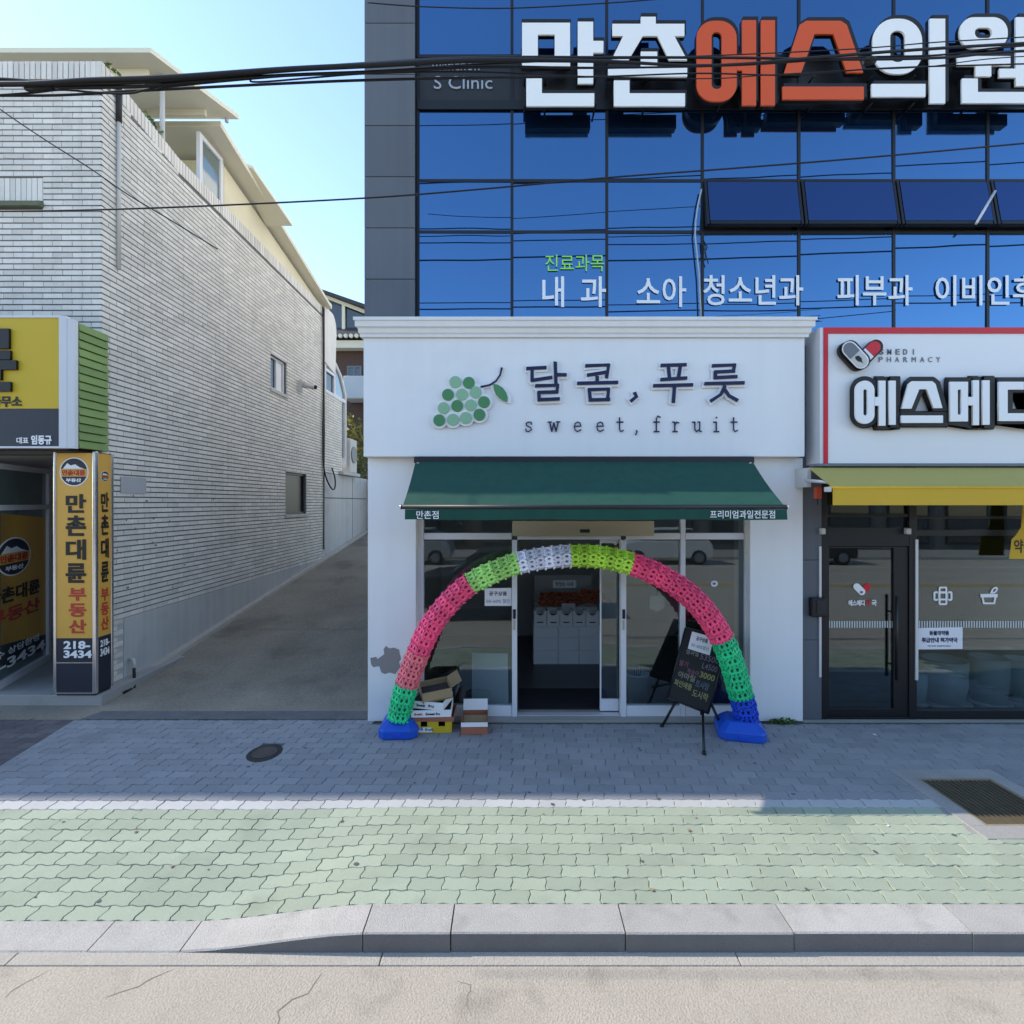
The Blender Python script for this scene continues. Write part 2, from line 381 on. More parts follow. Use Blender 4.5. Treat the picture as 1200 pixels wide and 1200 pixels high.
# pavement of S-shaped interlocking pavers
pave = thing('pavement', None, None, (0, 4.5, 0), kind='structure')
mb = MB()
gxs = [-12+.6*k for k in range(41)]; gys = [3.19+.09*k for k in range(34)]+[6.35]
for y0, y1 in zip(gys, gys[1:]):
    for x0, x1 in zip(gxs, gxs[1:]):
        mb.poly([(x0, y0, drop(x0, y0)-.013), (x1, y0, drop(x1, y0)-.013), (x1, y1, drop(x1, y1)-.013), (x0, y1, drop(x0, y1)-.013)])
mb.build('bed', JOINT, pave)
PL, PW, GAP = .225, .1125, .0021
def paver_outline():
    pts = []; nx, ny = 10, 4
    wave = lambda x: .006*math.sin(4*math.pi*x/PL+.4)
    ends = lambda y: .008*math.sin(2*math.pi*(y/PW))
    hx, hy = PL/2-GAP, PW/2-GAP
    for k in range(nx): x = -hx+2*hx*k/nx; pts.append((x, -hy+wave(x)))
    for k in range(ny): y = -hy+2*hy*k/ny; pts.append((hx+ends(y), y+wave(hx)))
    for k in range(nx): x = hx-2*hx*k/nx; pts.append((x, hy+wave(x)))
    for k in range(ny): y = hy-2*hy*k/ny; pts.append((-hx+ends(y), y+wave(hx)))
    return pts
PO = paver_outline()
def paver_mb(mb, f, tone):
    mb.tone = tone; n = len(PO); n0 = len(mb.v)
    for s, z in ((1., -.02), (1., -.0035), (.975, 0.)):
        for x, y in PO: mb.v.append(Vector(f(x*s, y*(s-.012 if s < 1 else s), z)))
    for r in range(2):
        for i in range(n): j = (i+1) % n; mb.face([n0+r*n+i, n0+r*n+j, n0+(r+1)*n+j, n0+(r+1)*n+i])
    mb.face([n0+2*n+i for i in range(n)])
PAVM = {'green': PAV_GREEN, 'grey': PAV_GREY, 'white': PAV_WHITE, 'brown': PAV_DARK}
variants = {}
for kname, m in PAVM.items():
    variants[kname] = []
    for k in range(7):
        mb = MB(); paver_mb(mb, lambda x, y, z: (x, y, z), (k+.5)/7); me = mb.mesh('paver'); me.materials.append(m); variants[kname].append(me)
GR = (3.53, 4.47, 3.80, 4.79)        # opening for the drain grate
MH = (-2.47, 5.115, .17, .2)
spots = []; cuts = []
rp = random.Random(11)
row = 0; y = 3.19+PW/2
while y < 6.33:
    xo = (row % 2)*PL/2
    for k in range(-32, 29):
        x = k*PL+xo
        lim = 5.84 if x > -1.6 else 5.93
        line = -4.87-(y-4.9)*.17
        cross = abs(x-line) < PL/2+.03 and y > 4.36
        if x < line and not cross: kind_ = 'brown'; lim = 6.3
        else: kind_ = 'green' if y < 4.2 else ('white' if y < 4.31 else 'grey')
        if cross: lim = 6.3
        if y+PW/2 > lim+.03: continue
        if cross: cuts.append((x, y, rp.random())); continue
        if 3.66-PL/2 < x < 4.34+PL/2 and 3.95-PW/2 < y < 4.645+PW/2: continue
        if abs(x-MH[0]) < .06 and abs(y-MH[1]) < .16: continue
        if kind_ == 'green' and rp.random() < -1: kind_ = 'grey'
        spots.append((x, y, kind_, rp.random(), rp.uniform(-.0018, .0018), rp.uniform(-.012, .012), rp.uniform(-.01, .01), rp.uniform(-.008, .008)))
    row += 1; y += PW
inview = lambda s: abs(s[0])+.05 < s[1]
spots.sort(key=lambda s: (0 if inview(s) else 1, s[0]**2+s[1]**2))
rest = {k: MB() for k in PAVM}
for i, (x, y, kd, t, dz, tx, ty, rz) in enumerate(spots):
    z = drop(x, y)+dz
    tx2 = tx+math.atan((drop(x, y+.05)-drop(x, y-.05))/.1); ty2 = ty-math.atan((drop(x+.05, y)-drop(x-.05, y))/.1)
    if i < 300:
        o = bpy.data.objects.new('paver', variants[kd][int(t*6.99)]); COL.objects.link(o); o.parent = pave
        o.location = Vector((x, y, z))-WLOC['pavement']; o.rotation_euler = (tx2, ty2, rz)
    else:
        R = Matrix.Translation((x, y, z)) @ Matrix.Rotation(rz, 4, 'Z') @ Matrix.Rotation(ty2, 4, 'Y') @ Matrix.Rotation(tx2, 4, 'X')
        paver_mb(rest[kd], lambda a, b, c: R @ Vector((a, b, c)), t)
def clip(P, f):
    out = []
    for a, b in zip(P, P[1:]+P[:1]):
        fa, fb = f(a), f(b)
        if fa >= 0: out.append(a)
        if (fa >= 0) != (fb >= 0): t = fa/(fa-fb); out.append((a[0]+(b[0]-a[0])*t, a[1]+(b[1]-a[1])*t))
    return out
for x, y, t in cuts:
    W_ = [(x+a, y+b) for a, b in PO]
    for kd, sg_ in (('grey', 1), ('brown', -1)):
        Q = clip(W_, lambda p: sg_*(p[0]-(-4.87-(p[1]-4.9)*.17))-.003)
        if kd == 'grey' and y+PW/2 > 5.96: continue
        if len(Q) > 2: rest[kd].tone = t; rest[kd].prism([(q[0], q[1], -.02) for q in Q], (0, 0, .02))
allm = MB(); order = list(PAVM)
for mi, kd in enumerate(order):
    n0 = len(allm.v); allm.v += rest[kd].v
    for f, t in zip(rest[kd].f, rest[kd].tn): allm.cur = mi; allm.tone = t; allm.face([q+n0 for q in f])
allm.build('pavers', [PAVM[k] for k in order], pave, kind='stuff')
# alley that climbs between the two buildings
def alley_z(Y): return 0 if Y < 6.1 else (.126*(Y-6.9) if Y > 7.3 else .126*.4*((Y-6.1)/1.2)**2)
mb = MB(); ys = [5.891, 6.1, 6.4, 6.7, 7.0, 7.3, 8, 9, 10, 11, 12, 13, 14, 15, 16, 18, 20, 23, 30, 40]
for a, b in zip(ys, ys[1:]):
    for xa, xb in ((-12 if a < 6.2 else -5.3, -5.1), (-5.1, -3.4), (-3.4, -1.62)):
        mb.poly([(xa, a, alley_z(a)+.002), (xb, a, alley_z(a)+.002), (xb, b, alley_z(b)+.002), (xa, b, alley_z(b)+.002)])
mb.build('alley', ALLEY, kind='structure')
mb = MB(); mb.poly([(-4.98, 5.893, .006), (-1.66, 5.893, .006), (-1.66, 6.13, .006), (-4.9, 6.13, .006)])
mb.build('alley_threshold', mat('dark_asphalt', (.14, .14, .14), .95, var=.3, vscale=6, bump=.6, fine=.2), kind='structure')
mb = MB()
for a, b in zip(ys[3:-3], ys[4:-3]):
    n0 = len(mb.v)
    for Y in (a, b): mb.v += [Vector((-5.262, Y, alley_z(Y)-.1)), Vector((-5.262, Y, alley_z(Y)+.07)), Vector((-5.15, Y, alley_z(Y)+.06)), Vector((-5.11, Y, alley_z(Y)-.1))]
    for j in range(3): mb.face([n0+j, n0+j+1, n0+4+j+1, n0+4+j])
mb.build('alley_edge_strip', GUTTER, kind='structure')

rk = random.Random(12); mb = MB()
for path in ([(-4.4, 6.4), (-4.1, 7.0), (-4.25, 7.6), (-3.9, 8.3)], [(-2.2, 6.3), (-2.5, 6.9), (-2.35, 7.5)], [(-3.3, 8.5), (-2.9, 9.4), (-3.0, 10.4)], [(-4.9, 9.0), (-1.7, 9.05)]):
    q = jag(path, .006, 0, rk); n0 = len(mb.v)
    mb.v += [Vector((v.x, v.y, alley_z(v.y)+.007)) for v in q.v]
    for f in q.f: mb.face([i+n0 for i in f])
for k in range(40):
    x, y, q = rk.uniform(-5, -1.8), rk.uniform(6.2, 10), rk.uniform(.006, .022)
    n0 = len(mb.v); mb.v += [Vector((x+q*math.cos(t), y+q*.8*math.sin(t), alley_z(y)+.007)) for t in (0, 1, 2, 3, 4, 5)]; mb.face(list(range(n0, n0+6)))
mb.build('alley_cracks', CRACK, kind='structure')
# ---- drain grate and small manhole
dg = thing('drain_grate', 'rusty iron drain grate in a wide concrete surround on the pavement', 'drain grate', (4.0, 4.3, 0))
mb = MB(); y0, y1, x0, x1 = 3.955, 4.64, 3.665, 4.335
for q in ((GR[0], GR[1], GR[2], y0), (GR[0], GR[1], y1, GR[3]), (GR[0], x0, y0, y1), (x1, GR[1], y0, y1)): mb.box(*q, -.1, .006)
mb.build('surround', CONC, dg, bevel=.003)
mb = MB()
for q in ((3.42, 4.58, 3.7, GR[2]-.001), (3.42, 4.58, GR[3]+.001, 4.9), (3.42, GR[0]-.001, GR[2], GR[3]), (GR[1]+.001, 4.58, GR[2], GR[3])): mb.box(*q, -.05, -.0045)
mb.build('bedding', CONC, dg)
mb = MB()
for q in ((x0, x1, y0, y0+.022), (x0, x1, y1-.022, y1), (x0, x0+.022, y0+.022, y1-.022), (x1-.022, x1, y0+.022, y1-.022)): mb.box(*q, -.05, .0035)
mb.build('frame', RUSTY, dg)
nb = 15
bar = MB().box(-.006, .006, -.318, .318, -.014, -.002).mesh('bar'); bar.materials.append(mat('bar_iron', (.13, .095, .055), .6, .4, .3, var=.3, vscale=9))
for k in range(nb):
    o = link_mesh('bar', bar, None, dg); o.location = Vector((x0+.04+(x1-x0-.08)*k/(nb-1), (y0+y1)/2, 0))-WLOC[dg.name]
mb = MB()
for k in range(1, 4): yy = y0+(y1-y0)*k/4; mb.box(x0+.022, x1-.022, yy-.005, yy+.005, -.03, -.014)
mb.build('cross_bar', RUSTY, dg)
MB().poly([(x0, y0, -.3), (x1, y0, -.3), (x1, y1, -.3), (x0, y1, -.3)]).build('pit', BLACKM, dg)
mh = thing('manhole', 'small dark iron valve cover set among the grey pavers', 'manhole cover', (MH[0], MH[1], 0))
hexp = [(.165*math.cos(math.pi*k/10), .185*math.sin(math.pi*k/10)) for k in range(20)]
hh = [Vector((MH[0]+a, MH[1]+b, -.03)) for a, b in hexp]
MB().prism(hh, (0, 0, .033)).build('surround', mat('dark_bedding', (.04, .037, .034), .9, var=.3, vscale=20, bump=.6), mh, bevel=.003)
MB().lathe((MH[0]+.0, MH[1]-.005, .003), [(.118, -.004), (.118, .006), (.105, .009), (.10, .005), (.085, .005), (.08, .008)], 24, False).build('lid', mat('worn_iron', (.085, .072, .065), .6, .5, .4, var=.3, vscale=25), mh)

# ================================================================== BRICK BUILDING (left)
BX, BY = -5.25, 6.55
bb = thing('brick_building', 'two storey building of white painted brick with rooftop canopies beside the alley', 'building', (BX, BY, 0))
WIN = [(11.17, 11.9, 5.0, 5.74), (11.9, 13.05, 2.22, 3.22)]
mb = MB()
holed(mb, lambda a, b, c, d: mb.box(BX-.22, BX-.014, a, b, c, d), BY+.014, 14.3, 0, 7.69, WIN)
RX0, RX1 = -7.35, -5.62
holed(mb, lambda a, b, c, d: mb.box(a, b, BY+.0145, BY+.22, c, d), -18, BX-.22, 0, 8.13, [(RX0, RX1, -1, 3.12)])  # front wall carried on out of view so its parapet shades the pavement
mb.box(-18, BX-.23, 14.1, 14.3, 0, 7.9); mb.box(-18.2, -18, BY+.02, 14.3, 0, 8.13)
mb.build('wall', MORTAR, bb)
mb = MB(); mb.box(-18, BX-.22, BY+.22, 14.1, 7.4, 7.5); mb.box(-9, BX-.22, BY+.22, 14.1, 3.121, 3.2); 
mb.build('floor_slab', PLASTER, bb)
mb = MB(); mb.box(-9, BX-.23, 9.0, 9.1, 0, 3.12); mb.box(-5.6, -5.47, BY+.23, 9.0, 0, 3.12)
mb.build('entrance_wall', PLASTER, bb)
# bricks: (face, u, z, length, height); the ones that show largest are separate
BH, BP, BL = .0570, .0745, .252
ptop = lambda Y: max(7.93, 8.15-.15*(Y-BY))
bricks = []
rb = random.Random(5)
zc = .945; r = 0
while zc+BH < 7.91:
    off = (r % 2)*BL/2 + rb.uniform(-.01, .01)
    # side face
    u = BY-.0-off
    while u < 14.3:
        a, b = max(u, BY)+(.0 if u < BY else .004), min(u+BL, 14.3)-.004
        u += BL
        if b-a < .03 or zc+BH > ptop(a)-.235: continue
        if any(h[0]-.03 < b and a < h[1]+.03 and h[2]-.02 < zc+BH and zc < h[3]+.02 for h in WIN):
            for h in WIN:
                if h[2]-.02 < zc+BH and zc < h[3]+.02:
                    if a < h[0]-.03 < b: bricks.append(('s', a, h[0]-.03, zc))
                    if a < h[1]+.03 < b: bricks.append(('s', h[1]+.03, b, zc))
            continue
        bricks.append(('s', a, b, zc))
    if zc > 3.15 and zc+BH < 7.9:
        u = BX+off-BL
        while u > -7.4:
            a, b = u+.004, min(u+BL-.004, BX-.001)
            u -= BL
            if -6.62 < b and a < -6.0 and 6.26 < zc+BH and zc < 6.66:
                if a < -6.0 < b: bricks.append(('f', -6.0, b, zc))
                continue
            if b-a > .03: bricks.append(('f', a, b, zc))
    zc += BP; r += 1
zc = .06; r = 0
while zc < .93:                                             # toothed corner beside the plinth
    bricks.append(('s', BY, BY+(.36 if r % 2 else .25), zc)); zc += BP; r += 1
sold = []
u = BY
while u < 14.2: sold.append(('s', u+.003, u+.060, ptop(u)-.225, .225)); u += .0705
u = BX
while u > -7.4: sold.append(('f', u-.066, u-.009, 7.92, .225)); u -= .0705
u = -6.0
while u > -6.6: sold.append(('f', u-.067, u-.006, 6.36, .29)); u -= .0705
def brick_box(mb, q, flat=False):
    s, a, b, z = q[:4]; h = q[4] if len(q) > 4 else BH; rr = rb.uniform(-.0018, .0018); mb.tone = rb.random()
    if s == 's': x0, x1, y0, y1 = BX-(.2 if h > .2 else .03), BX+rr, a, b
    else: x0, x1, y0, y1 = a, b, BY+rr, BY+.03
    mb.box(x0, x1, y0, y1, z, z+h)
def key(q):
    c = Vector((BX, (q[1]+q[2])/2, q[3])) if q[0] == 's' else Vector(((q[1]+q[2])/2, BY, q[3]))
    vis = abs(c.x) < c.y and c.z < zw(0, c.y)
    return (0 if vis else 1, (c-Vector((0, 0, 2.5))).length)
bricks.sort(key=key)
near = MB()
for i, q in enumerate(bricks):
    if i < 300: mb = MB(); brick_box(mb, q); mb.build('brick', BRICKM, bb)
    else: brick_box(near, q)
for q in sold: brick_box(near, q)
near.build('bricks', BRICKM, bb, kind='stuff')
ch_ = MB()
for k in range(30):
    Y, Z = (rb.uniform(6.7, 8.1), rb.uniform(1.1, 2.6)) if k < 20 else (rb.uniform(6.7, 13), rb.uniform(1.2, 6.5)); w, h = rb.uniform(.008, .035), rb.uniform(.006, .02)
    ch_.prism([(BX+.0005, Y+w*rb.uniform(.6, 1.2)*math.cos(t), Z+h*rb.uniform(.6, 1.2)*math.sin(t)) for t in (0, 1, 2, 3.1, 4.2, 5.3)], (.0025, 0, 0))
ch_.build('brick_chips', CRACK, bb, kind='stuff')
MB().box(-6.62, -5.99, BY-.06, BY+.03, 6.27, 6.33).build('ledge', mat('mossy_ledge', (.14, .15, .10), .9, var=.3, vscale=8), bb)
# plinth of smooth plaster, side windows, small fittings
box('plinth', PLASTER, bb, BX-.1, BX+.004, 6.93, 14.3, -.1, .937); box('plinth', PLASTER, bb, BX-.1, BX-.0125, BY+.003, 6.929, -.1, .937)
for h, split in ((WIN[0], True), (WIN[1], False)):
    w = MB()
    y0, y1, z0, z1 = h
    for q in ((y0, y0+.05, z0, z1), (y1-.05, y1, z0, z1), (y0+.05, y1-.05, z0, z0+.05), (y0+.05, y1-.05, z1-.05, z1)): w.box(BX-.11, BX-.05, *q)
    if split: w.box(BX-.108, BX-.052, (y0+y1)/2-.03, (y0+y1)/2+.03, z0+.05, z1-.05)
    wo_ = w.build('window', ALUW if split else DARKM, bb)
    box('pane', G_DARK if split else BLACKM, wo_, BX-.10, BX-.09, y0+.05, y1-.05, z0+.05, z1-.05)
    if split: box('curtain', CARDW, wo_, BX-.085, BX-.08, (y0+y1)/2+.03, y1-.07, z0+.05, z1-.05)
    box('sill', PLASTER, wo_, BX-.05, BX+.03, y0-.06, y1+.06, z0-.07, z0-.002)
    box('lintel', PLASTER, wo_, BX-.05, BX+.012, y0-.05, y1+.05, z1+.002, z1+.04)
# rooftop house and canopies
mb = MB()
mb.prism([(-9, 9.35, 7.4), (-5.32, 9.35, 7.4), (-5.32, 9.35, 8.75), (-9, 9.35, 8.75)], (0, .1, 0))
mb.prism([(-5.34, 9.46, 7.4), (-5.34, 14.1, 7.4), (-5.34, 14.1, 7.99), (-5.34, 9.46, 8.72)], (.02, 0, 0))
mb.build('rooftop_wall', CREAM, bb)
for Y in (10.4, 11.6, 12.8): MB().box(-5.325, -5.318, Y-.01, Y+.01, 7.5, 8.72-(Y-9.4)*.157-.06).build('joint_strip', CREAMW, bb)
mb = MB(); mb.prism([(-9, 8.75, 8.93), (-4.98, 8.75, 8.93), (-5.1, 14.5, 7.98), (-9, 14.5, 7.98)], (0, 0, .09)); mb.build('roof', CREAMW, bb)
mb = MB(); mb.prism([(-5.3, 9.6, 8.93), (-4.93, 9.75, 8.86), (-4.74, 11.05, 8.47), (-5.3, 11.05, 8.47)], (0, 0, .05)); mb.build('canopy', TIN, bb)
mb = MB(); mb.prism([(-12, 7.45, 9.05), (-5.26, 7.45, 9.05), (-4.66, 8.75, 9.05), (-12, 8.75, 9.05)], (0, 0, .07)); cn = mb.build('canopy', TIN, bb)
mb = MB(); mb.box(-11.9, -5.5, 7.72, 7.78, 8.93, 9.048); mb.box(-11.9, -5.1, 8.5, 8.56, 8.94, 9.048)
mb.build('beam', CREAMW, cn)
MB().tube([(-5.36, 7.85, 7.5), (-5.36, 7.85, 9.05)], .035).build('post', PIPE, bb)
MB().tube([(-4.86, 8.72, 8.98), (-4.86, 8.72, 9.06)], .03).build('post', PIPE, bb)
w = MB()
for q in ((8.66, 8.74, 7.5, 8.78), (9.28, 9.36, 7.5, 8.78)): w.box(-5.34, -5.28, *q)
w.box(-5.34, -5.28, 8.74, 9.28, 8.70, 8.78)
w = w.build('rooftop_window', ALUW, bb)
box('pane', G_TEAL, w, -5.32, -5.31, 8.74, 9.28, 7.5, 8.70)
# drain pipes and cables on the side wall
mb = MB(); mb.tube([(BX+.03, 6.80, 8.05), (BX+.03, 6.80, 7.55)], .035); mb.build('pipe_head', DARKM, bb)
mb = MB(); mb.tube([(BX+.028, 6.80, 7.55), (BX+.028, 6.80, 5.6)], .026); mb.build('pipe', PIPE, bb)
mb = MB(); mb.tube([(BX+.03, 14.22, 7.9), (BX+.035, 14.2, 6), (BX+.03, 14.24, 4.5), (BX+.035, 14.2, 3), (BX+.03, 14.2, 1.2)], .018)
mb.tube(cat_rom([Vector(q) for q in [(BX+.04, 14.1, 7.9), (BX+.05, 14.13, 6), (BX+.04, 14.1, 4.2), (BX+.05, 14.18, 3.4), (BX+.12, 14.45, 2.95), (BX+.14, 14.75, 2.9), (BX+.10, 14.9, 3.2), (BX+.06, 14.75, 3.5)]], 5), .022)
mb.build('wall_cable', RUB, bb)
box('wall_plaque', mat('plain_plaque', (.42, .42, .44), .5, var=.04), bb, BX+.002, BX+.014, 6.86, 7.33, 2.63, 2.85)
cc = thing('cctv_camera', 'small pale security camera on the brick wall above the alley', 'security camera', (BX, 12.6, 5.35))
box('bracket', PIPE, cc, BX+.002, BX+.1, 12.54, 12.62, 5.22, 5.5)
MB().tube([(BX+.10, 12.58, 5.4), (BX+.36, 12.66, 5.36)], .065).build('body', PIPE, cc)
MB().tube([(BX+.362, 12.66, 5.36), (BX+.42, 12.68, 5.35)], .05).build('lens', RUB, cc)
hs = thing('wall_tap', 'old tap with a black hose at the foot of the brick corner', 'tap', (BX+.05, 6.98, .1))
MB().tube([(BX+.01, 7.0, .36), (BX+.09, 6.98, .36), (BX+.11, 6.97, .30), (BX+.11, 6.96, .26)], .022).build('spout', PIPE, hs)
MB().tube([(BX+.11, 6.96, .25), (BX+.14, 6.93, .12), (BX+.20, 6.85, .03), (BX+.1, 6.75, .025), (BX+.05, 6.65, .025), (BX+.12, 6.58, .03), (BX+.2, 6.66, .03), (BX+.19, 6.8, .03)], .02).build('hose', RUB, hs)
for lab, c, s_, n_ in (('leafy green plant on the roof parapet behind the brick corner', (-5.52, 6.95, 8.2), (.22, .2, .26), 130), ('dark trailing plant on the roof parapet by the canopy post', (-5.45, 7.6, 8.12), (.16, .35, .16), 110)):
    rl = random.Random(n_); p = thing('roof_plant', lab, 'plant', (c[0], c[1], 7.5)); mb = MB(); leaf_cloud(mb, c, s_, n_, .045, rl); mb.build('foliage', LEAF, p)
    MB().tube([(c[0], c[1], 7.5), (c[0]+.02, c[1], 8.1)], .015).build('stem', DBRICK, p)

# ---- realtor shop front in the brick building
stp = thing('entrance_step', 'low grey concrete step in front of the estate agent entrance', 'step', (-6.2, 6.4, 0))
MB().box(-9.0, -5.05, 6.30, 9.0, -.1, .13).build('step', CONC, stp, bevel=.006)
rs = thing('fascia_sign', 'yellow and navy box sign with big black lettering over the estate agent', 'sign', (-7.0, 6.1, 3.14))
YF = 6.05
z0, z1, zm = zw(525, YF), zw(370, YF), zw(479, YF)
xr, xg = xw(70, YF), xw(88, YF)
box('upper_panel', SIGNYEL, rs, -9.8, xr-.003, YF, YF+.1, zm+.002, z1-.025)
box('lower_panel', NAVY, rs, -9.8, xr-.003, YF, YF+.1, z0+.02, zm-.002)
mb = MB(); mb.box(-9.82, xr, YF-.01, YF+.12, z1-.024, z1); mb.box(-9.82, xr, YF-.01, YF+.12, z0, z0+.019); mb.build('rim', ALUW, rs)
mb = MB(); mb.prism([(xr, YF-.012, z0), (xr+.075, YF+.01, z0), (xr+.078, YF+.03, z0), (xr+.075, YF+.06, z0), (xr, YF+.06, z0)], (0, 0, z1-z0))
mb.prism([(xr+.08, YF+.01, z0), (-5.21, YF+.05, z0), (-5.21, YF+.1, z0), (xr+.08, YF+.06, z0)], (0, 0, z1-z0-.03)); mb.build('corner_trim', ALUW, rs)
box('back_box', DARKM, rs, -9.8, -5.235, YF+.13, BY-.003, z0+.02, z1-.05)
n = 15; zz = z0+.01; hs_ = (z1-.05-z0)/n
for k in range(n):
    mb = MB(); mb.tone = rb.random(); za = zz+k*hs_
    mb.prism([(-5.232, YF+.11, za), (-5.195, YF+.11, za+.004), (-5.212, YF+.11, za+hs_-.008), (-5.232, YF+.11, za+hs_-.008)], (0, .40+.04, 0)); mb.build('slat', GREENSL, rs)
px_text('륜', -52, 386, 22, 459, YF, BLACKP, rs, 'letter', .03, .035)
px_text('공인중개사무소', -60, 464, 26, 477, YF, BLACKP, rs, 'lettering', .006, .03)
px_text('대표', 20, 512.5, 34, 520, YF, WHITEP, rs, 'lettering', .005, .02); px_text('임동규', 37, 510, 61, 521, YF, WHITEP, rs, 'lettering', .005, .04)
# pillar sign with two faces
ps = thing('pillar_sign', 'tall orange pillar sign with vertical black and red lettering and phone number', 'sign', (-5.35, 6.4, .13))
PY, PX = 6.27, -5.10
xl = xw(63, PY); zt, zb = zw(529, PY), .16
za, zb2 = zw(748, PY), zw(776, PY)
box('post', DARKM, ps, xl+.02, PX-.02, PY+.02, BY-.02, .131, zt-.01)
box('front_panel', SIGNOR, ps, xl+.035, PX-.035, PY, PY+.02, za+.001, zt-.02)
box('front_panel', NAVY, ps, xl+.035, PX-.035, PY, PY+.02, zb+.02, za-.001)
box('side_panel', SIGNOR, ps, PX-.02, PX, PY+.035, BY-.04, za+.001, zt-.02)
box('side_panel', NAVY, ps, PX-.02, PX, PY+.035, BY-.04, zb+.02, za-.001)
for q in ((xl, xl+.034, PY-.012, PY+.03), (PX-.034, PX+.012, PY-.012, PY+.034), (PX-.03, PX+.012, BY-.04, BY-.004)):
    box('edge_bar', CHROME, ps, *q, zb, zt, bevel=.008)
box('rail', CHROME, ps, xl+.034, PX-.034, PY-.01, PY+.02, zb, zb+.018); box('rail', CHROME, ps, xl+.034, PX-.034, PY-.006, PY-.001, zb2-.012, zb2)
def logo(O, U, V, parent):
    O, U, V = Vector(O), Vector(U), Vector(V); n = U.cross(V).normalized()
    def put(ol, m, lift, nm):
        return finish_flat(shape_mesh(ol, .003), nm, m, parent, lambda c: O+U*c.x+V*c.y+n*(lift+c.z))
    def band(r, a, b): # part of a disc between heights a and b
        def arc(t0, t1): return [(.5+r*math.cos(t0+(t1-t0)*k/14), .5+r*math.sin(t0+(t1-t0)*k/14)) for k in range(15)]
        lo, hi = math.asin(max(-1, (a-.5)/r)), math.asin(min(1, (b-.5)/r))
        pts = arc(lo, hi)+arc(math.pi-hi, math.pi-lo)
        pts = [p for i, p in enumerate(pts) if math.dist(p, pts[i-1]) > 1e-4]
        return pts
    put([circle(.5, .5, .5, 36)], WHITEP, .002, 'emblem_ring')
    put([band(.46, .60, 1)], NAVY, .005, 'emblem_sky'); put([band(.46, .34, .598)], SIGNOR, .005, 'emblem_band'); put([band(.46, 0, .338)], NAVY, .005, 'emblem_base')
    put([[(.13, .605), (.28, .80), (.40, .72), (.55, .76), (.70, .66), (.86, .605)]], WHITEP, .0085, 'emblem_hill')
    for tx, m, q in (('만촌대륜', REDP, (.1, .37, .8, .20)), ('부동산', WHITEP, (.24, .15, .52, .13))):
        text_on(tx, O+U*q[0]+V*q[1], U*q[2], V*q[3], m, parent, 'lettering', .002, .04, .008)
a, b = at(70, 570, PY), at(104, 570, PY); w_ = (b.x-a.x); logo((a.x, PY, a.z), (w_, 0, 0), (0, 0, w_), ps)
for ch, y0, y1, m in (('만', 579, 601, BLACKP), ('촌', 604, 628, BLACKP), ('대', 632, 656, BLACKP), ('륜', 660, 683, BLACKP), ('부', 689, 704, REDP), ('동', 707, 723, REDP), ('산', 726, 742, REDP)):
    px_text(ch, 77.5 if m is BLACKP else 81, y0, 101, y1, PY, m, ps, 'letter', .004, .032 if m is BLACKP else .03)
px_text('218-', 75, 751, 106, 760.5, PY, WHITEP, ps, 'lettering', .004, .035); px_text('3434', 75, 762, 108, 771, PY, WHITEP, ps, 'lettering', .004, .035)
def side_text(ch, ya, yb, m, u0=.08, u1=.20, bold=.03):   # on the +X face; heights given where the face meets the front edge
    s = PY+.0; za_, zb_ = zw(yb, 6.4), zw(ya, 6.4)
    text_on(ch, (PX, PY+u0, za_), (0, u1-u0, 0), (0, 0, zb_-za_), m, ps, 'letter', .003, bold)
for ch, y0, y1, m in (('만', 577, 600, BLACKP), ('촌', 603, 627, BLACKP), ('대', 631, 654, BLACKP), ('륜', 658, 682, BLACKP), ('부', 689, 704, REDP), ('동', 706, 721, REDP), ('산', 723, 738, REDP)): side_text(ch, y0, y1, m)
side_text('218-', 749, 757, WHITEP, .07, .21, .03); side_text('3434', 759, 768, WHITEP, .07, .21, .03)
zc_ = zw(558, 6.4); logo((PX, PY+.075, zc_-.065), (0, .13, 0), (0, 0, .13), ps)
# glazed side of the recessed entrance with the orange window banner
A, Bp = Vector((-6.42, 6.2, 0)), Vector((-7.03, 7.74, 0)); A = Vector((-6.57, 6.57, 0)); dirw = (Bp-A).normalized(); A = A-dirw*.22
nw = Vector((dirw.y, -dirw.x, 0))
if nw.x < 0: nw = -nw
ew = thing('entrance_window', 'glazed estate agent entrance panel in a white frame beside the orange pillar sign', 'shop window', A)
ang = math.atan2(dirw.y, dirw.x); MW = Matrix.Translation(A) @ Matrix.Rotation(ang, 4, 'Z')
Lw = (Bp-A).length
def wbox(name, m, x0, x1, y0, y1, z0, z1):
    return MB().box(x0, x1, y0, y1, z0, z1, MW).build(name, m, ew)
for q in ((0, .07, .13, 3.0), (Lw-.07, Lw, .13, 3.0)): wbox('frame', ALUW, q[0], q[1], -.05, .05, q[2], q[3])
for z in ((.13, .22), (2.40, 2.47), (2.93, 3.0)): wbox('rail', ALUW, .07, Lw-.07, -.05, .05, *z)
wbox('pane', G_TEAL, .07, Lw-.07, -.012, .0, .22, 2.40); wbox('pane', G_TEAL, .07, Lw-.07, -.012, .0, 2.47, 2.93)
bn = thing('window_banner', 'orange banner with round emblem and red lettering stuck inside the entrance glass', 'banner', A)
pt = lambda px, py: ray_plane(px, py, A+nw*.008, nw)
def quad_on(name, m, pxs, parent, lift=0):
    P = [pt(*p)+nw*lift for p in pxs]; return MB().prism(P, nw*.004).build(name, m, parent)
quad_on('sheet', SIGNOR, [(0, 602), (53, 606), (54, 743), (0, 756)], bn); quad_on('footer', NAVY, [(0, 756.5), (54, 743.5), (54.5, 759), (0, 785)], bn)
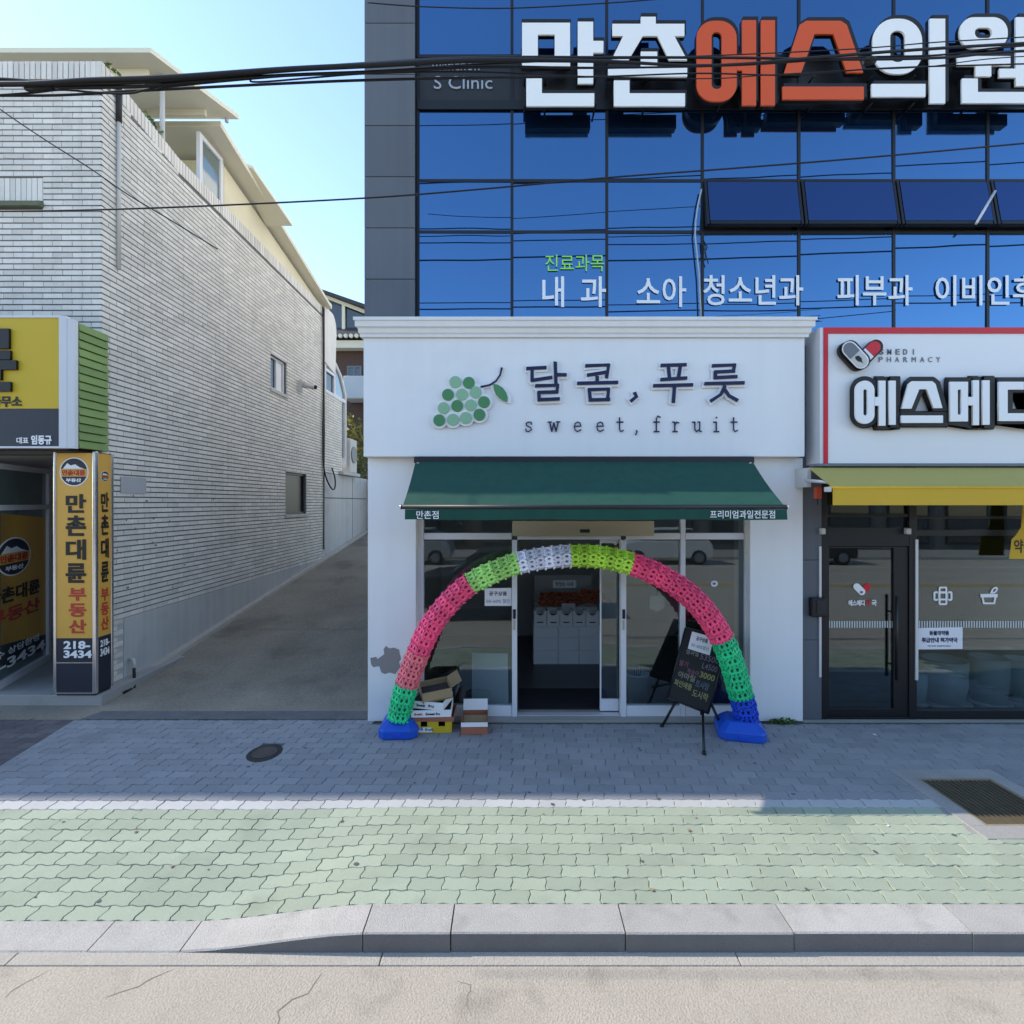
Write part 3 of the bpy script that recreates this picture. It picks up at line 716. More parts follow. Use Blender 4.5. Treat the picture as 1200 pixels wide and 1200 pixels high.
p0 = pt(-6, 676); p1 = pt(35, 674); w_ = (p1-p0).length; q0 = Vector((p0.x, p0.y, pt(10, 676).z))+nw*.005
logo(q0, dirw*w_, Vector((0, 0, pt(-6, 628).z-p0.z)), bn)
def btext(tx, pl, pr, yb, yt, m, bold=.03, lift=.006):   # heights read where the wall crosses column 25
    a = pt(pl, 600); b = pt(pr, 600); za, zb = pt(25, yb).z, pt(25, yt).z
    text_on(tx, (a.x, a.y, za), (b.x-a.x, b.y-a.y, 0), (0, 0, zb-za), m, bn, 'lettering', .003, bold, lift)
btext('만촌대륜', -17, 46, 701, 683, BLACKP); btext('부동산', -17, 46, 723, 706, REDP); btext('최고수 상담환영', -30, 45, 759.5, 751.5, WHITEP, .01); btext('218-3434', -48, 52, 774, 762.5, WHITEP, .025)

# ================================================================== REAR ANNEX, FAR HOUSE, PLANTING at the end of the alley
an = thing('rear_annex', 'rear brick wing with bay windows above a plaster retaining wall in the alley', 'building', (-5.25, 14.4, 0))
box('retaining_wall', PLASTER, an, -5.6, -5.27, 14.32, 18.6, .5, 3.35)
for Y in (16.9,): box('wall_joint', MORTAR, an, -5.271, -5.266, Y, Y+.03, .9, 3.3)
box('wall_joint', MORTAR, an, -5.271, -5.265, 14.4, 18.5, 2.62, 2.65)
mb = MB(); z = 3.36
while z < 5.6:
    Y = 14.36 - (.15 if int(z/.0745) % 2 else 0)
    while Y < 15.75:
        mb.tone = rb.random(); mb.box(-5.6, -5.25, max(Y, 14.33), min(Y+.29, 15.8), z, z+.06); Y += .30
    z += .0745
mb.build('bricks', BRICKM, an, kind='stuff')
box('wall', MORTAR, an, -6.5, -5.262, 14.33, 15.79, 3.36, 5.6)
pr = [(14.34, 6.45), (15.2, 6.3)] + [(14.9+.38*math.cos(t), 7.6+.42*math.sin(t)) for t in [k*math.pi/2/8 for k in range(9)]] + [(14.34, 8.02)]
MB().prism([(-5.6, y_, z_) for y_, z_ in pr], (.36, 0, 0)).build('gable', BRICKM, an)
mb = MB()
for q in ((14.36, 14.44, 5.62, 6.4), (15.1, 15.2, 5.62, 6.28), (16.1, 16.22, 3.7, 5.9), (14.44, 15.1, 5.62, 5.70), (14.44, 15.1, 6.22, 6.30), (15.2, 16.1, 5.62, 5.72)): mb.box(-5.34, -5.24, *q)
bw = mb.build('bay_window', ALUW, an)
box('pane', G_DARK, bw, -5.31, -5.29, 14.44, 15.1, 5.70, 6.22)
MB().prism([(-5.31, 15.2, 5.72), (-5.31, 16.1, 5.72), (-5.31, 16.1, 5.9), (-5.31, 15.8, 6.3), (-5.31, 15.2, 6.62)], (.02, 0, 0)).build('pane', G_TEAL, bw)
mb = MB(); mb.tube([(-5.28, 15.2, 6.66), (-5.28, 15.75, 6.38), (-5.28, 16.15, 5.9), (-5.28, 16.2, 3.6)], .06, 6); mb.build('frame', ALUW, bw)
box('pane', G_TEAL, bw, -5.32, -5.30, 15.82, 16.1, 3.9, 5.6)
box('ledge', PLASTER, an, -5.6, -5.1, 15.5, 17.2, 3.36, 3.46)
ac = thing('air_conditioner', 'pale outdoor air conditioner unit on the ledge of the rear wing', 'air conditioner', (-5.3, 16.6, 3.47))
box('casing', PIPE, ac, -5.5, -5.15, 16.3, 17.0, 3.47, 4.55, bevel=.02)
MB().tube([(-5.16, 16.65, 4.05), (-5.12, 16.65, 4.05)], .27, 20).build('fan_grille', GREYP, ac)
fh = thing('brick_house', 'dark brick house with tiled roof and white balcony at the alley end', 'house', (-7, 24, 1.8))
FY = 24.
box('wall', DBRICK, fh, -10.5, -4.0, FY, FY+6, 1, zw(403, FY))
box('upper_wall', DARKM, fh, -10.2, -4.0, FY+.6, FY+6, zw(403, FY), zw(352, FY))
mb = MB(); mb.prism([(xw(378, FY), FY-.4, zw(345, FY)), (xw(378, FY), FY-.4, zw(342, FY)), (xw(450, FY), FY-.4, zw(367, FY)), (xw(450, FY), FY-.4, zw(372, FY))], (0, 7, 0)); mb.build('roof', TILE, fh)
mb = MB(); mb.prism([(xw(382, FY), FY-.1, zw(350, FY)), (xw(382, FY), FY-.1, zw(346, FY)), (xw(450, FY), FY-.1, zw(372, FY)), (xw(450, FY), FY-.1, zw(377, FY))], (0, .1, 0)); mb.box(xw(401, FY), xw(404.5, FY), FY-.05, FY+.05, zw(386, FY), zw(354, FY)); mb.build('window_frame', CREAMW, fh)
box('pane', G_DARK, fh, xw(370, FY), xw(450, FY), FY+.1, FY+.12, zw(386, FY), zw(356, FY))
mb = MB(); mb.prism([(xw(376, FY), FY-.7, zw(401, FY)), (xw(450, FY), FY-.7, zw(401, FY)), (xw(450, FY), FY+.1, zw(385, FY)), (xw(376, FY), FY+.1, zw(385, FY))], (0, 0, .08)); mb.build('roof', TILE, fh)
tl = MB().tube([(0, 0, 0), (0, .12, 0)], .09, 8).mesh('eave_tile'); tl.materials.append(CREAMW)
for k in range(9):
    o = link_mesh('eave_tile', tl, None, fh); o.location = Vector((xw(381+6.1*k, FY), FY-.84, zw(400, FY)))-WLOC[fh.name]
box('fascia', CREAMW, fh, xw(374, FY), xw(450, FY), FY-.6, FY-.1, zw(412, FY), zw(403.5, FY))
mb = MB(); wx = (xw(407, FY), xw(424, FY), zw(452, FY), zw(429, FY))
mb.box(wx[0], wx[0]+.08, FY-.06, FY, wx[2], wx[3]); mb.box(wx[1]-.08, wx[1], FY-.06, FY, wx[2], wx[3]); mb.box((wx[0]+wx[1])/2-.04, (wx[0]+wx[1])/2+.04, FY-.06, FY, wx[2], wx[3]); mb.box(wx[0]+.08, wx[1]-.08, FY-.055, FY, wx[3]-.08, wx[3])
fw = mb.build('window', GREYP, fh); box('pane', G_DARK, fw, wx[0]+.08, wx[1]-.08, FY-.03, FY-.01, wx[2], wx[3]-.08)
box('balcony', mat('pale_balcony', (.50, .54, .56), .6, var=.05), fh, xw(402, 23), xw(450, 23), 23, FY, zw(467, 23), zw(440, 23), bevel=.05)
for lab, c, s_, n_, lf, m in (('yellowing bush below the white balcony at the alley end', (-6.7, 20.8, 5.0), (.75, .6, 1.25), 520, .13, LEAFY), ('low green bush on top of the alley retaining wall', (-6.0, 19.6, 3.95), (.75, .5, .65), 380, .09, LEAF)):
    rl = random.Random(n_); p = thing('bush', lab, 'bush', (c[0], c[1], 3.0)); mb = MB(); leaf_cloud(mb, c, s_, n_, lf, rl); mb.build('foliage', m, p)
    MB().tube([(c[0], c[1], 2.0), (c[0]+.1, c[1], c[2])], .06).build('stem', DBRICK, p)
tb = thing('garden_wall', 'plain plaster wall closing off the end of the alley', 'wall', (-4, 18.7, 1))
box('wall', PLASTER, tb, -7.6, -3.9, 18.61, 18.85, .5, 3.33)

# ================================================================== CLINIC BUILDING (glass curtain wall above the shops)
cb = thing('clinic_building', 'tall clinic building with blue mirrored glass front and grey stone edge column', 'building', (5, 6.3, 0))
YG, YC = 6.30, 6.20
xs = [xw(p, YG) for p in (490, 600, 711, 823, 936, 1047, 1157, 1268, 1380, 1492)]
zr = [4.35, zw(272, YG), zw(212, YG), zw(128, YG), zw(68, YG), 9.15, 10.0, 11.0, 11.9]
XL = xw(427, YC)
mb = MB(); mb.box(XL+.02, 11.0, 6.46, 15.5, 4.3, 12.0); mb.box(XL+.02, XL+.1, 6.46, 15.5, 0, 4.3); mb.box(-1.62, 11, 11.2, 15.5, 0, 4.3); mb.box(-1.3, 11, YG+.01, 6.46, 11.9, 12.2); mb.box(-1.3, 11, YG-.02, 6.46, 4.1, 4.3)
mb.build('wall', DARKM, cb)
rg = random.Random(21)
z = zw(327, YC)-.62*3
while z < 12:
    mb = MB(); mb.tone = rg.random(); mb.box(XL, xw(486, YC), YC, YC+.24, z+.004, z+.616); mb.build('stone_panel', STONE, cb, bevel=.003)
    mb = MB(); mb.tone = rg.random(); mb.box(XL-.012, XL+.018, YC+.244, 15.5, z+.004, z+.616); mb.build('bounce_panel', BOUNCEST, cb)  # unseen alley side, pale so it throws light across to the bricks
    z += .62
OPEN = [(k, 1) for k in range(3, 9)]
for i in range(len(xs)-1):
    for j in range(len(zr)-1):
        x0, x1, z0, z1 = xs[i]+.018, xs[i+1]-.018, zr[j]+.018, zr[j+1]-.018
        if j == 3:
            box('spandrel', DARKM, cb, x0, x1, YG+.0, YG+.03, z0, z1); continue
        tx, tz = rg.gauss(0, .0022), rg.gauss(0, .0022)
        if (i, j) in OPEN:
            a = .17; h = z1-z0; c, s_ = math.cos(a), math.sin(a)
            T = Matrix.Translation((0, YG-.005, z1)) @ Matrix.Rotation(-a, 4, 'X')
            w = MB()
            for q in ((x0-.008, x0+.022, -h, 0), (x1-.022, x1+.008, -h, 0), (x0+.035, x1-.035, -h, -h+.05), (x0+.035, x1-.035, -.04, 0)): w.box(q[0], q[1], -.03, .03, q[2], q[3], T)
            w = w.build('awning_window', BLACKM, cb)
            MB().box(x0+.03, x1-.03, -.034, -.031, -h+.04, -.03, T).build('pane', G_VENT, w)
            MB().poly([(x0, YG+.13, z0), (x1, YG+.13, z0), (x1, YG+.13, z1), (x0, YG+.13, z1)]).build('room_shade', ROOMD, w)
            
            if i == 5: MB().tube([at(1166, 224, YG-.06), at(1144, 262, YG-.16)], .016, 6).build('stay', ALU, w)
            continue
        T = Matrix.Translation(((x0+x1)/2, YG, (z0+z1)/2)) @ Matrix.Rotation(tx, 4, 'X') @ Matrix.Rotation(tz, 4, 'Z')
        hw, hh = (x1-x0)/2, (z1-z0)/2
        MB().box(-hw, hw, 0, .02, -hh, hh, T).build('glass_pane', G_SKY, cb)
for x in xs: box('mullion', BLACKM, cb, x-.017, x+.017, YG-.012, YG+.12, zr[0], zr[-1])
for j, z in enumerate(zr):
    for x0, x1 in zip(xs, xs[1:]):
        w_ = .03 if j in (1, 2) else .017
        box('transom', BLACKM, cb, x0+.0175, x1-.0175, YG-.008, YG+.11, z-w_*.6, z+w_*.6)
box('corner_post', BLACKM, cb, xw(486, YC)+.003, xs[0]-.018, YC+.03, YG+.12, 4.2, 12)
box('band_ledge', BLACKM, cb, xs[0], xs[-1], YG-.03, YG-.014, zr[3]-.02, zr[3]+.09)
box('band_ledge', BLACKM, cb, xs[0], xs[-1], YG-.03, YG-.014, zr[4]-.02, zr[4]+.02)
px_text('Manchon', 507, 71, 562, 83, YG-.002, mat('letter_pale', (.32, .36, .42), .5), cb, 'lettering', .01, .0); px_text('S Clinic', 508.5, 90, 577, 105, YG-.002, mat('letter_pale', (.32, .36, .42), .5), cb, 'lettering', .01, .0)
# --- big letters standing off the glass
cs = thing('clinic_sign', 'large white and orange raised Korean lettering across the upper glass front', 'sign', (4, 6.08, 7.9))
YS = 6.045
A = lambda x, y: (480+x/4, y/4)
Bc = lambda x, y: (780+x/2.857, y/2.857)
def rA(x0, y0, x1, y1): return [A(x0, y0), A(x1, y0), A(x1, y1), A(x0, y1)]
def rB(x0, y0, x1, y1): return [Bc(x0, y0), Bc(x1, y0), Bc(x1, y1), Bc(x0, y1)]
def pB(*p): return [Bc(*q) for q in p]
def sB(x0, y0, x1, y1, r): a, b = Bc(x0, y0), Bc(x1, y1); return stadium(a[0], a[1], b[0], b[1], r)
def letter(ols, m, bodym, Y, parent, d, grow_back=0., lab=None):
    f = px_shape('letter', ols, Y, .02, m, parent); b_ = px_shape('return', ols, Y+.011+d/2, d, bodym, f, grow_back)
    if lab: f['label'] = lab
    return f
LB = lambda o, l=None, m=WHITEP: letter(o, m, BLACKP, YS, cs, .10, .006, l)
LB([rA(527, 110, 752, 313), rA(601, 165, 680, 279), [A(788, 105), A(860, 105), A(860, 195), A(908, 195), A(908, 250), A(860, 250), A(860, 395), A(788, 395)], [A(547, 360), A(620, 360), A(620, 440), A(865, 440), A(865, 500), A(547, 500)]])
LB([[A(1083, 82), A(1153, 82), A(1153, 115), A(1287, 115), A(1287, 172), A(1240, 172), A(1300, 285), A(1215, 285), A(1160, 172), A(1092, 172), A(1025, 285), A(945, 285), A(1000, 172), A(950, 172), A(950, 115), A(1083, 115)],
    [A(930, 318), A(1083, 318), A(1083, 245), A(1160, 245), A(1160, 318), A(1300, 318), A(1300, 362), A(930, 362)], [A(957, 380), A(1030, 380), A(1030, 440), A(1290, 440), A(1290, 500), A(957, 500)]])
LB([sB(103, 72, 237, 342, 20), sB(153, 110, 187, 300, 5.5), pB((255, 70), (302, 70), (302, 355), (255, 355), (255, 238), (238, 238), (238, 186), (255, 186)), rB(318, 70, 365, 355)], 'orange letter of the clinic sign', ORANGE)
LB([pB((470, 72), (585, 72), (605, 85), (660, 245), (605, 245), (560, 116), (497, 116), (452, 248), (395, 248), (448, 85)), rB(390, 292, 662, 335)], 'orange letter of the clinic sign', ORANGE)
LB([sB(692, 65, 857, 250, 26), sB(750, 105, 800, 210, 8), rB(688, 283, 868, 326), rB(882, 65, 934, 348)])
LB([sB(982, 60, 1143, 165, 17), sB(1033, 95, 1090, 130, 5.8), pB((975, 190), (1152, 190), (1152, 222), (1088, 222), (1088, 258), (1035, 258), (1035, 222), (975, 222)),
    pB((1170, 60), (1222, 60), (1222, 290), (1170, 290), (1170, 262), (1115, 262), (1115, 232), (1170, 232)), pB((990, 265), (1043, 265), (1043, 310), (1235, 310), (1235, 347), (990, 347))])
mb = MB()
for p in (545, 640, 700, 760, 850, 905, 960, 1030, 1080, 1150):
    for q in (80, 112): v = at(p+70 if p < 560 else p, q, YS); mb.tube([(v.x, YS+.1, v.z), (v.x, YG-.002, v.z)], .012, 6)
mb.build('stand_off', DARKM, cs)
# --- lettering stuck on the first floor glass
gl = thing('window_lettering', 'white and lime Korean clinic lettering stuck on the blue glass', 'lettering', (3, 6.29, 5.2))
YW = YG-.0145
px_text('진료과목', 639, 298.5, 708, 318, YW, LIMEP, gl, 'letter', .002, .0)
for tx, x0, x1 in (('내', 635.5, 661), ('과', 680.5, 710), ('소아', 746, 804), ('청소년과', 824, 941), ('피부과', 981, 1069), ('이비인후과', 1096, 1246)):
    px_text(tx, x0, 324 if len(tx) < 3 else 322.5, x1, 360 if len(tx) < 3 else 358, YW, WHITEP, gl, 'letter', .002, .012)
wc = thing('wall_conduit', 'pale loose cable hanging down the blue glass beside the open windows', 'cable', (xw(820, YG), YG-.05, 4.7))
P = [(822, 222), (818, 240), (815.5, 258), (814.5, 275), (817, 300), (819.5, 325), (820.5, 350), (822, 384)]
MB().tube([at(a, b, YG-.05) for a, b in P], .010, 6).build('cable', CABW, wc)
for k in range(3): MB().tube([at(824, 281, YG-.05), at(829-k*2, 290, YG-.06), at(826+k*4-4, 303+k*3, YG-.05)], .006, 5).build('loose_wire', RUB, wc)

# ================================================================== FRUIT SHOP
fs = thing('fruit_shop', 'white rendered single storey fruit shop front with glass sliding doors', 'shop', (.85, 5.85, 0))
YP, YB = 5.85, 5.70
pl = (xw(431, YP), xw(487.5, YP)); pr_ = (xw(879, YP), xw(941, YP)); zS = zw(535, YB)
box('pillar', WHITE, fs, pl[0], pl[1], YP, YG-.02, 0, zS-.003, bevel=.006); box('pillar', WHITE, fs, pr_[0], pr_[1], YP, YG-.02, 0, zS-.003, bevel=.006)
box('side_wall', WHITE, fs, pl[0]+.004, pl[0]+.2, YG-.018, 11.2, 0, 4.3)
bx0, bx1 = xw(426, YB), xw(943, YB); zT = zw(396, YB)
box('fascia', WHITE, fs, bx0, bx1, YB, YG-.022, zS, zT, bevel=.005)
prof = [(YB-.002, zT+.001), (YB-.03, zT+.001), (YB-.03, zT+.03), (YB-.045, zT+.045), (YB-.05, zT+.09), (YB-.075, zT+.105), (YB-.075, zT+.165), (YB-.09, zT+.17), (YB-.09, zT+.205), (YB+.1, zT+.215), (YG-.03, zT+.2), (YG-.03, zT+.001)]
cw0, cw1 = xw(424, YB), xw(947, YB)
n = len(prof); mb = MB()
for (dx, dy) in prof: pass
ring = lambda sgn, X: [Vector((X+sgn*max(0, (YB-a)), a, b)) for a, b in prof]
r0, r1 = ring(-1, bx0), ring(1, bx1); mb.v = r0+r1
for i in range(n): j = (i+1) % n; mb.face([i, n+i, n+j, j])
mb.face(list(range(n))); mb.face([n+i for i in reversed(range(n))]); mb.build('cornice', CORN, fs)
dm = [(0, 30), (16, 27), (19, 33), (38, 20), (36, 8), (42, 0), (52, 6), (64, 4), (78, 9), (81, 22), (84, 32), (78, 40), (82, 52), (68, 70), (52, 66), (40, 70), (30, 66), (24, 50), (8, 53), (2, 46)]
px_shape('paint_damage', [[(434+a*.43, 757+b*.47) for a, b in dm]], YP-.002, .002, mat('bare_cement', (.27, .25, .245), .95, var=.1, bump=.5, fine=.1), fs)
# glazed front
YD = 6.0
zD = lambda p: zw(p, YD)
X = lambda p: xw(p, YD)
ztr, zth = zD(632), zD(624.5)
fr = [(488, 497), (796.5, 802), (871.5, 880)]
for a, b in fr: box('frame', ALUW, fs, X(a), X(b), YD-.04, YD+.06, .0, zS-.005, bevel=.004)
box('frame', ALUW, fs, X(600), X(606), YD-.045, YD+.06, .0, zth-.08, bevel=.004); box('frame', ALUW, fs, X(727), X(733), YD-.045, YD+.06, 0, zth-.08, bevel=.004)
for a, b in ((497.3, 599.7), (733.3, 796.2), (802.3, 871.2)): box('transom', ALUW, fs, X(a), X(b), YD-.035, YD+.055, ztr, zth, bevel=.003)
box('transom', ALUW, fs, X(606.3), X(726.7), YD-.03, YD+.05, zD(632), zD(628), bevel=.002)
for a, b in ((497.3, 599.7), (733.3, 796.2), (802.3, 871.2)): box('bottom_rail', ALUW, fs, X(a), X(b), YD-.038, YD+.055, .012, zD(826), bevel=.003)
for a, b in ((497, 600), (733, 796.5), (802, 871.5)):
    box('pane', G_SHOP, fs, X(a)-.005, X(b)+.005, YD, YD+.008, zD(826)-.005, ztr+.01); box('pane', G_SHOP, fs, X(a)-.005, X(b)+.005, YD, YD+.008, zth, zS-.004)
sd = MB()
for q in ((X(704.5), X(726.6), .03, zD(822)), (X(704.5), X(726.6), zD(637), zD(632.6)), ): sd.box(q[0], q[1], YD+.075, YD+.105, q[2], q[3])
sd.box(X(704.5), X(706), YD+.075, YD+.105, zD(822)+.001, zD(637)-.001)
sd = sd.build('sliding_door', ALUW, fs); box('pane', G_SHOP, sd, X(706), X(727.5), YD+.085, YD+.092, zD(822), zD(637))
for p in (602.6, 729.6):
    box('door_lock', BLACKM, fs, X(p)-.014, X(p)+.018, YD-.062, YD-.046, zD(724), zD(713), bevel=.004)
    box('door_plate', BEIGE, fs, X(p)-.012, X(p)+.012, YD-.052, YD-.046, zD(737), zD(725.5))
dh = box('door_header', BEIGE, fs, X(600.5), X(763), YD-.13, YD-.046, zD(627.3), zD(610), bevel=.006)
box('sensor', DARKM, dh, X(678), X(689), YD-.135, YD-.1305, zD(623.5), zD(619.5))
box('sill', CONC, fs, pl[1]+.002, pr_[0]-.002, YP+.0, YD+.15, -.05, .012)
box('sill_rail', ALU, fs, X(606.5), X(726.5), YD-.03, YD+.06, .0122, .02)
# inside of the shop
mb = MB()
mb.box(-1.44, 3.3, 9.6, 9.7, 0, 3.4); mb.box(-1.44, -1.34, 6.2, 9.6, 0, 3.4); mb.box(3.2, 3.3, 6.2, 9.6, 0, 3.4)
mb.build('inner_wall', ROOM, fs)
mb = MB(); mb.box(-1.44, 3.3, 6.1, 9.7, 3.4, 3.5); mb.build('inner_ceiling', ROOM, fs)
box('inner_floor', FLOORD, fs, -1.44, 3.3, 6.151, 9.6, -.05, .005)
mt = thing('door_mat', 'dark mat lying inside the open shop doorway', 'door mat', (.7, 6.5, 0)); box('mat', MATD, mt, .1, 1.22, 6.2, 6.85, .0055, .016)
# goods seen through the doorway
YI = 7.9
bxw = [625, 654, 678.5, 703]
ttl = ['bottom row', 'middle row', 'top row']; cl = ['left', 'middle', 'right']
def carton(x0, x1, y0, y1, z0, z1, lab, scallop=False):
    t = thing('white_carton', lab, 'carton', ((x0+x1)/2, y0, z0), 'white cartons stacked inside the doorway')
    if not scallop:
        box('body', CARDW, t, x0, x1, y0, y1, z0, z1-.006, bevel=.003); box('lid', CARDW, t, x0-.003, x1+.003, y0-.003, y1, z1-.03, z1, bevel=.003)
    else:
        w = x1-x0; h = z1-z0; pts = [(x0, y0, z0), (x1, y0, z0), (x1, y0, z1)]
        for k in range(9): a = math.pi*k/8; pts.append((x0+w/2+w*.36*math.cos(a), y0, z1-h*.32*math.sin(a)))
        pts.append((x0, y0, z1)); mb = MB(); mb.prism(pts, (0, .012, 0)); mb.box(x0, x0+.01, y0+.013, y1, z0, z1); mb.box(x1-.01, x1, y0+.013, y1, z0, z1); mb.box(x0+.01, x1-.01, y0+.013, y1, z0, z0+.01); mb.build('body', CARDW, t)
        box('slot', CARDD, t, x0+w*.25, x1-w*.25, y0-.002, y0-.0005, z0+h*.2, z0+h*.27)
        rr = random.Random(int(x0*1000)); mb = MB()
        for k in range(4): mb.lathe((x0+w*(.2+.2*k), y0+.08+.02*(k % 2), z0+h*.55), [(.001, -.04), (.03, -.03), (.042, 0), (.03, .03), (.001, .038)], 10)
        mb.build('fruit', mat('green_fruit', (.10, .12, .04), .5, var=.2), t)
zrow = [zw(p, YI) for p in (778, 762, 747, 734)]; zrow[0] = .0055
for r_ in range(3):
    for c_ in range(3):
        carton(xw(bxw[c_], YI)+.003, xw(bxw[c_+1], YI)-.003, YI, YI+.32, zrow[r_]+.001, zrow[r_+1]-.001, f'plain white carton in the {ttl[r_]} of the doorway stack, {cl[c_]} column')
for k in range(5):
    a, b = 626+15.3*k, 640.6+15.3*k
    carton(xw(a, YI), xw(b, YI), YI+.02, YI+.3, zrow[3]+.001, zw(716, YI), ['leftmost open', 'second from left open', 'middle open', 'second from right open', 'rightmost open'][k]+' white carton with scalloped front above the doorway stack', True)
ds = thing('display_shelf', 'white display stand with a raised card behind the doorway cartons', 'display stand', (.9, 8.5, 0))
box('shelf', CARDW, ds, xw(628, 8.5), xw(700, 8.5), 8.5, 9.1, zw(719, 8.5), zw(712, 8.5)); box('back', ROOM, ds, xw(628, 8.5), xw(700, 8.5), 9.1, 9.15, .4, zw(680, 8.5)); box('base', ROOMD, ds, xw(629, 8.5), xw(699, 8.5), 8.55, 9.05, .006, zw(719, 8.5)-.002)
box('front_lip', CARDW, ds, xw(628, 8.45), xw(700, 8.45), 8.45, 8.47, zw(727, 8.45), zw(714, 8.45)); box('price_card', CARDW, ds, xw(658, 8.42), xw(674, 8.42), 8.41, 8.42, zw(722, 8.42), zw(707, 8.42))
ra = random.Random(9)
ap = MB().lathe((0, 0, 0), [(.002, -.036), (.03, -.028), (.044, 0), (.036, .03), (.012, .036), (.002, .028)], 12).mesh('apple'); ap.materials.append(APPLE)
for k in range(46):
    i, j = k % 16, k//16
    o = link_mesh('apple', ap, None); o.location = (xw(634, 8.6)+i*.075+ra.uniform(-.012, .012)+j*.02, 8.62+j*.11+ra.uniform(-.02, .02), zw(712, 8.5)+.04+j*.06+(.05 if i > 8 else 0)+ra.uniform(-.006, .006))
    tag(o, 'small orange red apple in the heap behind the white cartons', 'apple', 'apples heaped on the display stand')
nt_ = thing('hanging_note', 'white paper sign hanging inside above the apple display', 'paper sign', (.7, 8.2, 1)); box('sheet', CARDW, nt_, xw(648, 8.2), xw(675, 8.2), 8.2, 8.204, zw(689, 8.2), zw(680, 8.2))
px_text('맛있는 사과', 651, 682, 672, 687, 8.199, GREYP, nt_, 'lettering', .002, .02)
pb_ = thing('leaning_board', 'pale blank board leaning inside the left shop window', 'board', (-.2, 6.3, 0)); MB().prism([(xw(553, 6.2), 6.2, .02), (xw(596, 6.2), 6.2, .02), (xw(595, 6.3), 6.3, zw(766, 6.3)), (xw(553, 6.3), 6.3, zw(766, 6.3))], (0, .03, 0)).build('sheet', PANELB, pb_)
cr = thing('grey_bin', 'grey angular bin standing inside the left shop window', 'bin', (-.7, 6.45, 0))
MB().prism([(xw(503, 6.4), 6.4, .01), (xw(532, 6.4), 6.4, .01), (xw(531, 6.4), 6.4, zw(783, 6.4)), (xw(513, 6.4), 6.4, zw(790, 6.4)), (xw(503, 6.4), 6.4, zw(796, 6.4))], (0, .35, 0)).build('body', mat('grey_bin', (.10, .11, .12), .6), cr, bevel=.01)
MB().prism([(xw(501, 6.38), 6.38, zw(796, 6.38)), (xw(512, 6.38), 6.38, zw(788, 6.38)), (xw(533, 6.38), 6.38, zw(781, 6.38)), (xw(533, 6.38), 6.38, zw(784, 6.38)), (xw(512, 6.38), 6.38, zw(792, 6.38)), (xw(501, 6.38), 6.38, zw(800, 6.38))], (0, .39, 0)).build('lid', DARKM, cr)
tp = thing('flower_pot', 'round pale teal flower pot inside the right shop window', 'flower pot', (xw(748, 6.35), 6.4, 0))
MB().lathe((xw(748, 6.35), 6.4, .012), [(.115, 0), (.135, .33), (.145, .335), (.145, .365), (.128, .365), (.12, .30)], 24).build('pot', TEALP, tp)
mb = MB()
for k in range(4): mb.tube([(xw(748, 6.35)+.02*k-.03, 6.4, .3), (xw(748, 6.35)+.03*k-.04, 6.4, .44+.02*k)], .006, 5)
mb.build('stem', DBRICK, tp)
rl = random.Random(4); hp = thing('window_plant', 'leafy potted plant behind the glass right of the doorway', 'plant', (xw(806, 6.4), 6.45, 0)); mb = MB(); leaf_cloud(mb, (xw(809, 6.4), 6.45, zw(742, 6.4)), (.16, .12, .28), 90, .07, rl); mb.build('foliage', LEAFD, hp); MB().tube([(xw(809, 6.4), 6.45, .3), (xw(809, 6.4), 6.45, zw(742, 6.4))], .012).build('stem', DBRICK, hp); MB().lathe((xw(809, 6.4), 6.45, .01), [(.09, 0), (.12, .3)], 16).build('pot', DARKM, hp)
# notes and tags on the glass
def note(lab, quad, Y, lines, m=PAPER):
    t = thing('paper_note', lab, 'notice', at(quad[0][0], quad[0][1], Y))
    MB().prism([at(a, b, Y) for a, b in quad], (0, .003, 0)).build('sheet', m, t)
    for tx, x0, y0, x1, y1, mm, bo in lines: px_text(tx, x0, y0, x1, y1, Y, mm, t, 'lettering', .001, bo, .0015)
    return t
note('white paper notice on the glass left of the doorway under the arch', [(568, 710), (599.5, 710), (599.5, 689), (568, 689.5)], YD-.006, [('공구상품', 573, 693, 594, 698, NAVYP, .02), ('50~60% 할인', 570, 702, 598, 706.5, GREYP, .0)])
ht = thing('hanging_tag', 'small white pointed tag hanging behind the glass right of the doorway', 'tag', at(770, 700, YD+.03)); MB().prism([at(a, b, YD+.03) for a, b in ((761, 713), (770, 717), (779, 712), (778, 698), (762, 698))], (0, .003, 0)).build('card', mat('cream_card', (.55, .58, .52), .7), ht); MB().tube([at(770, 698, YD+.031), at(770, 690, YD+.031)], .003, 5).build('string', RUB, ht)
sk = thing('door_sticker', 'small round white sticker on the right shop window', 'sticker', at(837, 684, YD)); px_shape('disc', [circle(837, 684, 4.2, 20, 3.6)], YD-.004, .002, PAPER, sk); px_shape('dot', [circle(837, 684, 2, 14, 1.5)], YD-.0065, .002, GREYP, sk)
